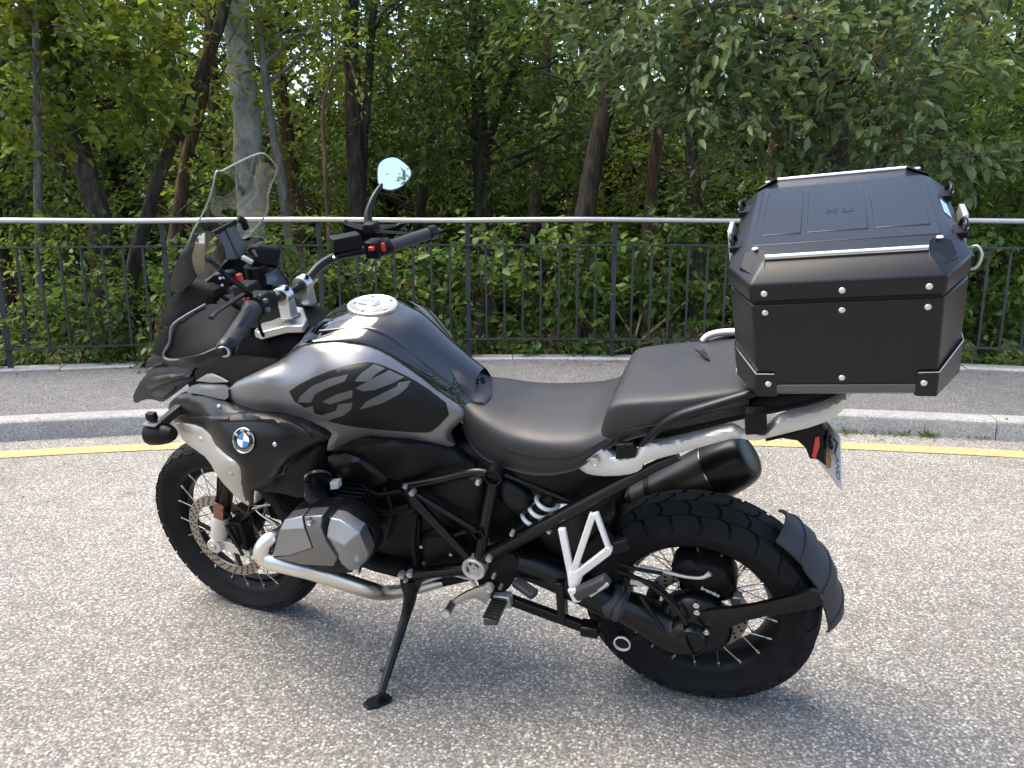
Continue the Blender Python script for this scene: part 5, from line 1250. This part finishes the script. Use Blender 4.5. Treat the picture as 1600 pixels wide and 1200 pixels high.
part('splash_guard', relief([(800, 838), (870, 802), (950, 760), (985, 748), (968, 800), (950, 880), (905, 912), (850, 880)], [(800, 838, .05), (950, 762, .06), (950, 880, .06), (880, 850, .085)], t=.02, drop=.02), 'frame_black')
part('gearbox', MB().loft([[A(u, hw * math.copysign(abs(math.cos(t)) ** .55, math.cos(t)), wc + hh * math.copysign(abs(math.sin(t)) ** .55, math.sin(t))) for t in np.linspace(0, 2 * math.pi, 17)[:-1]] for u, hw, wc, hh in ((.64, .10, .62, .18), (.54, .095, .62, .17), (.46, .08, .60, .13), (.40, .06, .60, .08))], 3, 2), 'engine_black', angle=50)
# shock spring
sa, sb = P(866, 772, .115), P(806, 838, .115); ax_ = (sb - sa) / np.linalg.norm(sb - sa); sx_, sy_, _ = frame(ax_)
sh = part('shock', MB().tube([sa, sb], .02, n=14), 'engine_black', angle=50)
part('spring', MB().tube([sa + ax_ * (np.linalg.norm(sb - sa) * t) + .028 * (math.cos(t * 5.5 * 2 * math.pi) * sx_ + math.sin(t * 5.5 * 2 * math.pi) * sy_) for t in np.linspace(.1, .72, 90)], .0062, n=8), 'bracket_white', sh, angle=60)
# ------------------------------------------------------------------ swing arm, final drive, rear brake
sw_ = part('swing_arm', MB().tube([P(790, 868, .095), P(850, 890, .10), P(910, 920, .105), P(960, 945, .105)], [.050, .047, .044, .043], n=22, spline=3), 'frame_black', angle=60)
part('drive_boot', MB().tube([P(950, 930, .105), P(958, 938, .106), P(964, 940, .106), P(970, 944, .107), P(976, 946, .107), P(984, 951, .107)], [.043, .049, .043, .050, .043, .046], n=22, spline=3), 'pad_rubber', sw_, angle=70)
ax_o = A(0, 0, RR)
fd = MB().tube([P(978, 948, .107), P(1010, 962, .11), P(1050, 982, .11), A(.0, .112, RR - .012)], [.046, .052, .062, .070], n=24, spline=3)
fd.lathe([(0, .062), (.085, .062), (.098, .075), (.100, .105), (.085, .125), (.055, .135), (.042, .140), (.0395, .166), (.036, .170)], A(0, 0, RR - .008), A(0, 1, 0), 36)
fdr = part('final_drive', fd, 'frame_black', sw_, angle=45)
part('hub_cap', MB().lathe([(.038, .160), (.0385, .172), (.034, .1735), (.033, .168), (0, .167)], A(0, 0, RR - .012), A(0, 1, 0), 36), 'satin_black', fdr, angle=35)
for pts in (([(1000, 905), (1030, 925), (1060, 955), (1072, 975)]), ([(1000, 930), (1030, 975), (1042, 990)])):
    part('drive_rib', MB().tube([P(x, y, .155) for x, y in pts], .006, n=8, spline=3), 'frame_black', fdr, angle=60)
wr = P(973, 1003, .135); part('drive_link_ring', MB().lathe([(.0225, .004), (.0235, .010), (.0205, .011), (.0195, .004)], wr, A(0, 1, .1), 32, closed=True), 'bracket_white', fdr, angle=40)
part('drive_link', MB().tube([wr + A(0, -.02, 0), wr + A(0, .006, 0)], .0215, n=24), 'engine_black', fdr, angle=40)
tube_part('torque_arm', [(985, 1000, .13), (1010, 990, .14), (1032, 982, .14)], .008, 'engine_black', fdr)
for x, y in ((1089, 956), (1104, 987), (1088, 905 + 40)): part('drive_bolt', MB().lathe([(0, .006), (.004, .006), (.005, .003), (.008, .004), (.008, -.006)], P(x, y, .150), A(0, 1, 0), 12), 'polished_steel', fdr, angle=40)
ca2 = relief([(1045, 888), (1060, 873), (1090, 870), (1125, 878), (1148, 900), (1152, 925), (1140, 938), (1115, 940), (1090, 930), (1065, 912)], [(1045, 888, .085), (1090, 872, .09), (1150, 915, .085), (1100, 935, .09), (1098, 905, .105)], t=.06, drop=.014)
cal = part('rear_caliper', ca2, 'engine_black', rw)
lettering('caliper_lettering', 'brembo', .016, P(1110, 925, .107), P(1122, 931, .105) - P(1098, 920, .105), A(0, 0, 1) * .8 + A(-.35, 0, 0), 'badge_white', cal)
part('brake_pipe', MB().tube([P(1110, 896, .11), P(1095, 903, .115), P(1070, 901, .115), P(1045, 895, .11), P(1000, 885, .10)], [.008, .0045, .0045, .0055, .0055], n=10, spline=4), 'alloy_dull', cal, angle=60)
part('sensor_block', MB().box(P(1152, 935, .08), (.022, .03, .028)), 'disc_steel', cal, bevel=.003)
for pts, r in (([(962, 878), (990, 888), (1035, 896)], .005), ([(960, 890), (1000, 905), (1030, 918), (1062, 950)], .006), ([(975, 902), (990, 912), (1000, 908)], .008)): part('rear_cable', MB().tube([P(x, y, .14) for x, y in pts], r, n=8, spline=4), 'engine_black', sw_, angle=60)
part('cable_clip', MB().box(P(997, 910, .145), (.04, .012, .014)), 'alloy_dull', sw_, bevel=.002)
# arm and rear spray guard hugging the tyre
arm = relief([(1085, 968), (1100, 954), (1160, 950), (1240, 932), (1276, 920), (1290, 945), (1255, 955), (1180, 965), (1130, 985), (1105, 995)], [(1095, 965, .14), (1160, 955, .135), (1240, 938, .12), (1285, 935, .105), (1110, 990, .14)], t=.012, drop=.004, roll=6)
ar = part('spray_guard_arm', arm, 'frame_black', sw_)
fl_rows = []
def guard_pt(k, q, dr=0.0, wf=1.0):
    th = R(125 + (177 - 125) * k / 24); step_ = (k % 8) / 8; hw = (.066 + .016 * math.sin(min(1, k / 16) * math.pi * .5) + .004 * step_) * wf
    rr = .370 - .004 * k / 24 - .034 * abs(q) ** 2.2 + .007 * step_ + dr
    return A(rr * math.cos(th), q * hw, RR + rr * math.sin(th))
for k in range(25):
    fl_rows.append([guard_pt(k, -1 + 2 * j / 8) for j in range(9)] + [guard_pt(k, -1 + 2 * j / 8, -.006, .97) for j in range(8, -1, -1)])
sg = part('spray_guard', MB().grid(fl_rows, closed_v=True, cap=True), mat('guard_plastic', (.030, .031, .034), .6, bump=.15, bscale=500, var=.2, vscale=12), ar, angle=40)
for k in (4, 12, 20): part('guard_rib', MB().tube([guard_pt(k + 1.8 * q, q * .96, .001) for q in np.linspace(-1, 1, 11)], .0035, n=6), MATS['guard_plastic'], sg, angle=60)
# inner mudguard ahead of the rear tyre
ig = []
for k in range(10):
    th = R(4 + 44 * k / 9); ig.append([A((.345 + dr) * math.cos(th), q * .088, RR + (.345 + dr) * math.sin(th)) for dr, q in ((-.03, 1), (0, 1), (.008, .5), (.010, 0), (.008, -.5), (0, -1), (-.03, -1), (-.034, -.97), (-.006, -.9), (.002, 0), (-.006, .9), (-.034, .97))])
part('inner_mudguard', MB().grid(ig, closed_v=True, cap=True), 'black_plastic', angle=45)
# silencer on the far side
m0, m1 = P(950, 815, -.17), P(1118, 736, -.17); md = (m1 - m0) / np.linalg.norm(m1 - m0); ex = P(1190, 700, -.19)
si = part('silencer', MB().tube([m0 - md * .10, m0 - md * .03, m0, m0 + md * .02, m1], [.03, .04, .066, .072, .080], n=26), MATS.get('silencer_steel') or mat('silencer_steel', (.10, .096, .09), .36, .9, var=.2, vscale=8, rvar=.08), angle=45)
part('silencer_ring', MB().tube([m1 - md * .001, m1 + md * .0015], [.0815, .0815], n=26), 'polished_steel', si, angle=40)
part('silencer_end', MB().tube([m1 + md * .002, m1 + md * .03, m1 + md * .075, m1 + md * .105, m1 + md * .112], [.081, .080, .074, .062, .045], n=26, spline=3), 'satin_black', si, angle=50)
for t in (.35, .52): part('silencer_band', MB().tube([m0 + (m1 - m0) * t - md * .006, m0 + (m1 - m0) * t + md * .006], [.0755 + .006 * (t - .35) / .17, .0765 + .006 * (t - .35) / .17], n=26), 'satin_black', si, angle=40)
part('silencer_pipe', MB().tube([P(690, 908, .04), P(800, 880, -.06), P(900, 830, -.15), m0], [.018, .02, .022, .028], n=14, spline=4), 'engine_black', si, angle=60)
# ------------------------------------------------------------------ silver rear frame, grab rails, rack
rf_o = [(896, 720), (907, 712), (919, 699), (935, 691), (945, 700), (962, 716), (990, 713), (1000, 698), (1013, 691), (1026, 694), (1090, 680), (1140, 667), (1152, 672), (1163, 680), (1196, 677), (1204, 664), (1222, 650), (1270, 640), (1300, 628), (1331, 610), (1326, 628), (1312, 647), (1282, 664), (1204, 683), (1180, 690), (1150, 683), (1108, 695), (1036, 715), (1006, 722), (1002, 735), (978, 743), (934, 744), (910, 738)]
rf_c = [(900, 720, .168), (935, 692, .165), (935, 742, .172), (1000, 735, .178), (1013, 693, .172), (1090, 690, .178), (1150, 675, .176), (1200, 680, .17), (1280, 655, .14), (1330, 612, .11)]
f1, f2_ = pair('rear_frame', relief(rf_o, rf_c, t=.022, drop=.007, roll=6, step=7, soft=1), 'frame_silver')
for host, s in ((f1, 1), (f2_, -1)):
    for pl, vv in (([(962, 695), (990, 694), (993, 716), (961, 719)], .178), ([(1163, 645), (1196, 644), (1198, 678), (1164, 681)], .178)):
        q = MB().prism([P(x, y, vv) for x, y in pl], A(0, -.03, 0)); part('frame_mount', q if s > 0 else q.mirrored(), 'black_plastic', host, bevel=.004)
    for x, y in ((976, 698), (1178, 650)):
        c = P(x, y, .182); c[1] *= s; part('mount_bolt', MB().lathe([(0, .004), (.006, .003), (.006, -.002)], c, A(0, s, .2), 10), 'engine_black', host)
    c = P(929, 721, .178); c[1] *= s
    part('seat_lock', MB().lathe([(.011, -.004), (.011, .003), (.009, .004), (.008, .002), (0, .002)], c, A(0, s, 0), 22), 'alloy', host, angle=35)
    gr_ = [P(1003, 694, .172), P(1030, 668, .182), P(1060, 650, .186), P(1110, 634, .184), P(1165, 617, .176), P(1200, 606, .165)]
    if s < 0: gr_ = [p * A(1, -1, 1) for p in gr_]
    part('grab_rail', MB().tube(gr_, [.010, .014, .016, .016, .015, .012], n=12, spline=4, flat=.75), 'satin_black', host, angle=60)
rk = MB()
for s in (1, -1): rk.tube([A(-.10, s * .10, 1.075), A(-.14, s * .13, 1.092), A(-.20, s * .135, 1.098), A(-.36, s * .11, 1.112), A(-.44, s * .07, 1.118)], .009, n=10, spline=4)
rack = part('luggage_rack', rk, 'frame_silver', angle=60)
for u, w, hw in ((-.10, 1.086, .135), (-.26, 1.104, .125), (-.40, 1.116, .09)): part('rack_bar', MB().bar(A(u, -hw, w), A(u, hw, w), .03, .012), 'frame_silver', rack, bevel=.002)
part('rack_plate', MB().box(A(-.25, 0, 1.116), (.34, .22, .008), [A(math.cos(.09), 0, -math.sin(-.09) * -1), A(0, 1, 0), A(math.sin(-.09) * -1, 0, math.cos(.09))]), 'black_plastic', rack, bevel=.003)
part('rack_handle', MB().tube([P(1098, 533, -.14), P(1108, 524, -.145), P(1130, 519, -.15), P(1165, 518, -.15)], .009, n=10, spline=3), 'frame_silver', rack, angle=60)
br_ = part('rack_bracket', MB().prism([P(1162, 603, .17), P(1173, 591, .17), P(1189, 605, .17), P(1170, 613, .17)], A(0, -.006, 0)), 'case_base', rack, bevel=.002)
tail = part('tail_unit', MB().loft([[A(u, hw * math.copysign(abs(math.cos(t)) ** .6, math.cos(t)), wc + hh * math.copysign(abs(math.sin(t)) ** .6, math.sin(t))) for t in np.linspace(0, 2 * math.pi, 17)[:-1]] for u, hw, wc, hh in ((.22, .13, .86, .05), (.08, .14, .92, .045), (-.08, .13, .975, .035), (-.22, .11, 1.01, .03), (-.33, .08, 1.035, .02))], 3, 2), 'black_plastic', angle=50)
part('tail_lamp', MB().box(A(-.345, 0, 1.035), (.03, .10, .035)), 'red_plastic', tail, bevel=.006)
# plate carrier, reflector, plate
pcx = [(1195, 691), (1240, 676), (1281, 662), (1287, 678), (1285, 700), (1291, 729), (1277, 718), (1265, 717), (1259, 701), (1246, 689), (1222, 685)]
carr = part('plate_carrier', MB().prism([P(x, y, .045) for x, y in pcx], A(0, -.09, 0)), 'black_plastic', bevel=.004)
part('rear_reflector', MB().prism([P(x, y, .050) for x, y in ((1268, 714), (1274, 683), (1280, 682), (1281, 697), (1274, 718))], A(0, -.014, 0)), 'red_plastic', carr, bevel=.002)
part('signal_stalk', MB().tube([P(1274, 611, .09), P(1275, 640, .085), P(1281, 655, .075), P(1288, 668, .05)], [.009, .009, .009, .008], n=10, spline=3), 'satin_black', carr, angle=60)
part('signal_lamp', MB().lathe([(0, .014), (.009, .010), (.011, 0), (.009, -.010), (0, -.013)], P(1274, 606, .10), A(0, 1, .3), 18), 'red_plastic', carr, angle=60)
# the plate hangs turned a little towards the left; near edge surveyed, far edge hidden by the carrier
n0, n1, ft_ = P(1313, 683, .045), P(1316, 768, .045), P(1287, 664, -.045)
xv = n0 - ft_; xv /= np.linalg.norm(xv); yv = n1 - n0; hh_ = np.linalg.norm(yv) / 2; yv /= np.linalg.norm(yv); xv = xv - yv * (xv @ yv); xv /= np.linalg.norm(xv)
hw_ = .075; ctr = (n0 + n1) / 2 - xv * hw_; nv = np.cross(xv, -yv); nv = nv if nv @ (_C - ctr) > 0 else -nv
pl_ = part('number_plate', MB().box(ctr, (2 * hw_, 2 * hh_, .003), [xv, yv, nv]), 'plate_white', carr, bevel=.001)
def on_plate(x, y): return ctr + xv * x * hw_ + yv * y * hh_ + nv * .0022
lettering('plate_lettering', 'MW67', .058, on_plate(-.22, -.42), xv, -yv, 'plate_ink', pl_)
part('plate_crest', MB().prism([on_plate(x, y) for x, y in ((-.35, .12), (.15, .05), (.28, .25), (.2, .6), (-.1, .78), (-.33, .55))], nv * .0006), 'plate_orange', pl_)
lettering('plate_lettering', 'AND', .030, on_plate(.76, .25), yv, xv, 'plate_blue', pl_)
# ------------------------------------------------------------------ stands, pegs, pedals
foot = G0(592, 1093, .008)
st0 = P(640, 905, .165)
ss = part('side_stand', MB().tube([st0, P(641, 930, .172), P(633, 965, .19), along(P(633, 965, .19), foot, .55), along(P(633, 965, .19), foot, .93)], [.021, .020, .0145, .0125, .0115], n=14, spline=3), 'frame_black', angle=60)
wz = BIKE_B.T @ A(0, 0, 1.0); fx = BIKE_B.T @ A(-.75, -.66, 0); fy = np.cross(wz, fx)
part('stand_foot', MB().prism([foot + fx * a + fy * b_ - wz * .008 for a, b_ in ((-.035, -.014), (-.02, -.026), (.025, -.024), (.045, -.012), (.045, .012), (.025, .024), (-.02, .026), (-.035, .014))], wz * .009), 'frame_black', ss, bevel=.002)
part('stand_spur', MB().tube([along(P(633, 965, .19), foot, .62), P(592, 1048, .235), P(588, 1046, .24)], [.006, .006, .008], n=8), 'frame_black', ss, angle=60)
part('stand_bracket', relief([(624, 895), (648, 888), (660, 905), (652, 930), (636, 936), (626, 920)], [(624, 895, .17), (655, 900, .17), (640, 932, .178)], t=.02, drop=.003, soft=1, step=6), 'frame_black', ss)
part('stand_spring', MB().tube([P(655, 912, .16), P(672, 906, .15), P(690, 900, .14)], .006, n=8), 'alloy_dull', ss, angle=60)
cst = part('centre_stand', MB().bar(P(765, 925, .14), P(928, 985, .15), .022, .030), 'frame_black', bevel=.004)
part('stand_upright', MB().bar(P(876, 905, .14), P(880, 965, .145), .022, .04, up=(0, 1, 0)), 'frame_black', cst, bevel=.004)
part('stand_pad', MB().box(P(922, 982, .15), (.05, .04, .035)), 'frame_black', cst, bevel=.005)
part('stand_tread', MB().bar(P(805, 908, .16), P(836, 930, .19), .03, .02), 'pad_rubber', cst, bevel=.004)
rp = part('rider_peg', MB().bar(P(782, 938, .17), P(766, 972, .30), .040, .022), 'pad_rubber', bevel=.006)
for t in np.linspace(.2, .95, 7): part('peg_rib', MB().bar(along(P(782, 938, .17), P(766, 972, .30), t) + A(-.02, 0, .012), along(P(782, 938, .17), P(766, 972, .30), t) + A(.02, 0, .012), .006, .006), 'engine_black', rp)
part('peg_hinge', MB().box(P(786, 936, .16), (.05, .03, .04)), 'alloy_dull', rp, bevel=.004)
gl_ = part('gear_lever', relief([(758, 915), (768, 913), (771, 924), (766, 933), (760, 944), (755, 943), (748, 936), (736, 934), (712, 946), (704, 944), (706, 939), (735, 922)], [(765, 920, .185), (735, 930, .20), (706, 942, .225), (758, 942, .19)], t=.010, drop=.002, roll=4, step=5), 'alloy')
part('lever_boss', MB().lathe([(.014, -.012), (.014, .004), (.009, .005), (.006, .002), (0, .002)], P(763, 920, .188), A(0, 1, 0), 20), 'alloy_dull', gl_, angle=40)
part('toe_piece', MB().tube([P(707, 943, .21), P(698, 958, .275)], .0105, n=14), 'pad_rubber', gl_, angle=50)
part('toe_cap', MB().tube([P(698, 958, .275), P(696.5, 960.5, .285)], .0095, n=14), 'alloy_dull', gl_, angle=50)
part('shift_rod', MB().tube([P(760, 935, .17), P(735, 905, .16), P(708, 898, .15)], .004, n=8), 'alloy_dull', gl_, angle=60)
# passenger footrest hanger
hg = MB()
for a, b_, w_ in (((878, 825, .185), (894, 905, .205), .019), ((927, 802, .185), (896, 893, .205), .017), ((931, 800, .185), (951, 856, .20), .013), ((951, 860, .20), (903, 897, .207), .021)): hg.bar(P(*a), P(*b_), w_, .014, up=(0, 1, 0))
hgr = part('footrest_hanger', hg, 'bracket_white', bevel=.003)
part('hanger_body', relief([(886, 890), (905, 885), (912, 895), (906, 914), (897, 926), (889, 922)], [(886, 890, .212), (910, 895, .212), (895, 922, .222)], t=.018, drop=.003, step=5, roll=4), 'bracket_white', hgr)
part('hanger_corner', MB().lathe([(0, .008), (.010, .008), (.010, -.008), (0, -.008)], P(951, 858, .20), A(0, 1, 0), 14), 'bracket_white', hgr, bevel=.002)
pp = part('passenger_peg', MB().bar(P(899, 929, .225), P(949, 906, .232), .030, .030), 'pad_rubber', hgr, bevel=.005)
part('peg_plate', MB().bar(P(893, 920, .235), P(902, 940, .235), .010, .022), 'bracket_white', hgr, bevel=.003)
part('peg_edge', MB().bar(P(922, 931, .24), P(950, 912, .245), .006, .008), 'alloy_dull', hgr, bevel=.001)
part('hanger_guard', MB().bar(P(950, 858, .185), P(982, 848, .17), .02, .035), 'black_plastic', hgr, bevel=.005)
# ------------------------------------------------------------------ top case on the rack
CO = A(-.295, 0, 1.140); pit, rol = R(5.0), R(2.6)
Rp = rot_about(A(0, 1, 0), pit) @ rot_about(A(1, 0, 0), -rol)
case = thing('top_case', 'large black riveted hard top case on the rear rack of the motorcycle', 'top case')
cm = np.eye(4); cm[:3, :3] = BIKE_B @ Rp; cm[:3, 3] = BIKE_B @ CO + BIKE_O
case.matrix_world = Matrix([list(r) for r in cm])
def cpart(name, mb, m_, parent=None, **k): return build(name, mb, m_, parent or case, **k)
def octo(hx, hy, cx, cy, z):   # plan with cut corners
    return [A(hx, hy - cy, z), A(hx, -hy + cy, z), A(hx - cx, -hy, z), A(-hx + cx, -hy, z), A(-hx, -hy + cy, z), A(-hx, hy - cy, z), A(-hx + cx, hy, z), A(hx - cx, hy, z)]
def stack(rings):
    mb = MB(); n = len(rings[0]); mb.add([p for r in rings for p in r], [(j * n + i, j * n + (i + 1) % n, (j + 1) * n + (i + 1) % n, (j + 1) * n + i) for j in range(len(rings) - 1) for i in range(n)] + [tuple(range(n)), tuple(range((len(rings) - 1) * n, len(rings) * n))[::-1]]); return mb
body = cpart('case_body', stack([octo(.202, .2775, .047, .088, .018), octo(.203, .2785, .047, .088, .030), octo(.207, .282, .048, .09, .192)]), 'case_black', bevel=.004, seg=3)
cpart('case_base', stack([octo(.182, .26, .05, .085, -.012), octo(.2025, .2785, .048, .088, .002), octo(.2035, .2795, .047, .088, .019)]), 'case_base', body, bevel=.002)
cpart('seal', stack([octo(.204, .279, .048, .09, .191), octo(.204, .279, .048, .09, .200)]), 'engine_black', body)
lid = cpart('lid', stack([octo(.208, .283, .048, .09, .199), octo(.2095, .2845, .048, .09, .203), octo(.2095, .2845, .048, .09, .234), octo(.176, .243, .040, .075, .268), octo(.170, .237, .040, .074, .270)]), 'case_black', bevel=.005, seg=3)
# raised fields pressed into the lid
for (x0, x1, y0, y1) in ((.075, .150, -.13, .13), (-.150, -.055, -.13, .13), (-.045, .065, -.13, .13)):
    cpart('lid_field', MB().box(A((x0 + x1) / 2, (y0 + y1) / 2, .2705), (x1 - x0, y1 - y0, .005)), 'case_black', lid, bevel=.0022)
cpart('lid_border', MB().box(A(0, 0, .2690), (.325, .36, .005)), 'case_black', lid, bevel=.0024)
ltr = [[(0, 0), (.004, 0), (.004, .016), (0, .016)], [(.004, .006), (.010, .006), (.010, .010), (.004, .010)], [(.010, 0), (.014, 0), (.014, .016), (.010, .016)], [(.020, 0), (.024, 0), (.024, .016), (.020, .016)], [(.024, .012), (.034, .012), (.034, .016), (.024, .016)], [(.030, .004), (.034, .004), (.034, .012), (.030, .012)]]
em = MB()
for pl in ltr: em.prism([A(.030 - x * 1.5, .02 + y * 1.8 - .02, .2726) for x, y in pl], A(0, 0, .0008))
cpart('lid_emblem', em, 'inlay_black', lid)
for s in (1, -1):
    rail_ = MB().tube([A(.135, s * .242, .270), A(-.135, s * .242, .270)], .0058, n=12)
    r_ = cpart('lid_rail', rail_, 'polished_steel', lid, angle=60)
    for e in (1, -1):
        cpart('rail_mount', stack([[A(e * x, s * y, z) for x, y, z in ((.135, .285 if 0 else .268, .238), (.155, .266, .238), (.185, .225, .240), (.178, .200, .262), (.150, .205, .274), (.135, .235, .276))], [A(e * x, s * y, z + .006) for x, y, z in ((.135, .268, .240), (.155, .266, .240), (.184, .225, .242), (.176, .202, .262), (.150, .207, .2735), (.135, .235, .2755))]]), 'case_black', r_, bevel=.002)
        cpart('mount_screw', MB().lathe([(0, .003), (.006, .002), (.0065, 0)], A(e * .155, s * .212, .2765), A(0, 0, 1), 14), 'rivet', r_)
# tie-down eyes on the lid ends
for e in (1, -1):
    for y in (-.10, .115):
        p = A(e * .196, y, .249); ey = cpart('tie_eye', MB().box(p, (.030, .046, .014)), 'engine_black', lid, bevel=.003)
        cpart('eye_loop', MB().tube([p + A(e * .004, -.018, .004), p + A(e * .010, -.012, .020), p + A(e * .012, .010, .018), p + A(e * .006, .018, .002)], .0042, n=8, spline=3), 'satin_black', ey, angle=60)
        cpart('eye_screw', MB().lathe([(0, .004), (.005, .003), (.005, 0)], p + A(e * .012, 0, .006), A(e * .6, 0, .8), 10), 'rivet', ey)
    # latch plates and locks
    lp = cpart('latch_plate', MB().prism([A(e * .211, -.045, .150), A(e * .211, .045, .150), A(e * .211, .045, .225), A(e * .215, .03, .252), A(e * .215, -.03, .252), A(e * .211, -.045, .225)], A(e * .010, 0, 0)), 'trim_silver', body, bevel=.002)
    cpart('latch', MB().box(A(e * .219, 0, .20), (.012, .05, .06)), 'alloy_dull', lp, bevel=.003)
    cpart('latch_hole', MB().lathe([(0, .001), (.004, .001), (.004, 0)], A(e * .2166, .02, .236), A(e, 0, 0), 10), 'engine_black', lp)
cpart('hinge_cable', MB().tube([A(-.212, .12, .215), A(-.228, .125, .222), A(-.236, .13, .205), A(-.228, .135, .185), A(-.212, .135, .18)], .0028, n=8, spline=4), 'alloy_dull', body, angle=60)
cpart('hinge_knuckle', MB().tube([A(-.212, .10, .205), A(-.212, .15, .205)], .011, n=14), 'satin_black', body, angle=50)
cpart('lid_sticker', MB().prism([A(-.1925, -.03, .2525), A(-.1925, .05, .2525), A(-.181, .05, .2642), A(-.181, -.03, .2642)], A(-.0006, 0, .0006)), mat('sticker_blue', (.30, .48, .62), .4), lid)
# lower corner guards
for e in (1, -1):
    for s in (1, -1):
        g_ = MB()
        r0 = [A(e * x, s * y, z) for x, y, z in ((.125, .2815, -.006), (.1575, .2815, -.006), (.2050, .192, -.006), (.2050, .150, -.006))]
        r1 = [A(e * x, s * y, z) for x, y, z in ((.125, .2832, .046), (.1585, .2832, .046), (.2068, .192, .062), (.2068, .150, .070))]
        q0 = [p - A(e * .006, s * .006, 0) for p in r0]; q1 = [p - A(e * .006, s * .006, 0) for p in r1]
        n = 4; g_.add(r0 + r1 + q0 + q1, [(i, i + 1, n + i + 1, n + i) for i in range(3)] + [(2 * n + i + 1, 2 * n + i, 3 * n + i, 3 * n + i + 1) for i in range(3)] + [(n + i, n + i + 1, 3 * n + i + 1, 3 * n + i) for i in range(3)] + [(i + 1, i, 2 * n + i, 2 * n + i + 1) for i in range(3)] + [(0, n, 3 * n, 2 * n), (3, 2 * n + 3, 3 * n + 3, n + 3)])
        cg_ = cpart('corner_guard', g_, 'case_black', body, bevel=.002)
        cpart('guard_edge_highlight', MB().tube([p + A(0, 0, .0005) for p in r1], .0014, n=6), 'polished_steel', cg_, angle=60)  # highlight along the guard's top edge, made as a thin bright strip
# rivets
def rivet(p, n_, host): cpart('rivet', MB().lathe([(0, .0030), (.0035, .0027), (.0058, .0012), (.0062, -.001)], p, n_, 14), 'rivet', host, angle=50)
for s in (1, -1):
    for x in (.137, .004, -.135):
        rivet(A(x, s * .2815, .176), A(0, s, 0), body); rivet(A(x, s * .2850, .216), A(0, s, 0), lid)
    for x, z in ((.137, .024), (.004, .034), (-.135, .024)): rivet(A(x, s * (.2838 if x != .004 else .2790), z), A(0, s, 0), body)
bpy.context.view_layer.update()
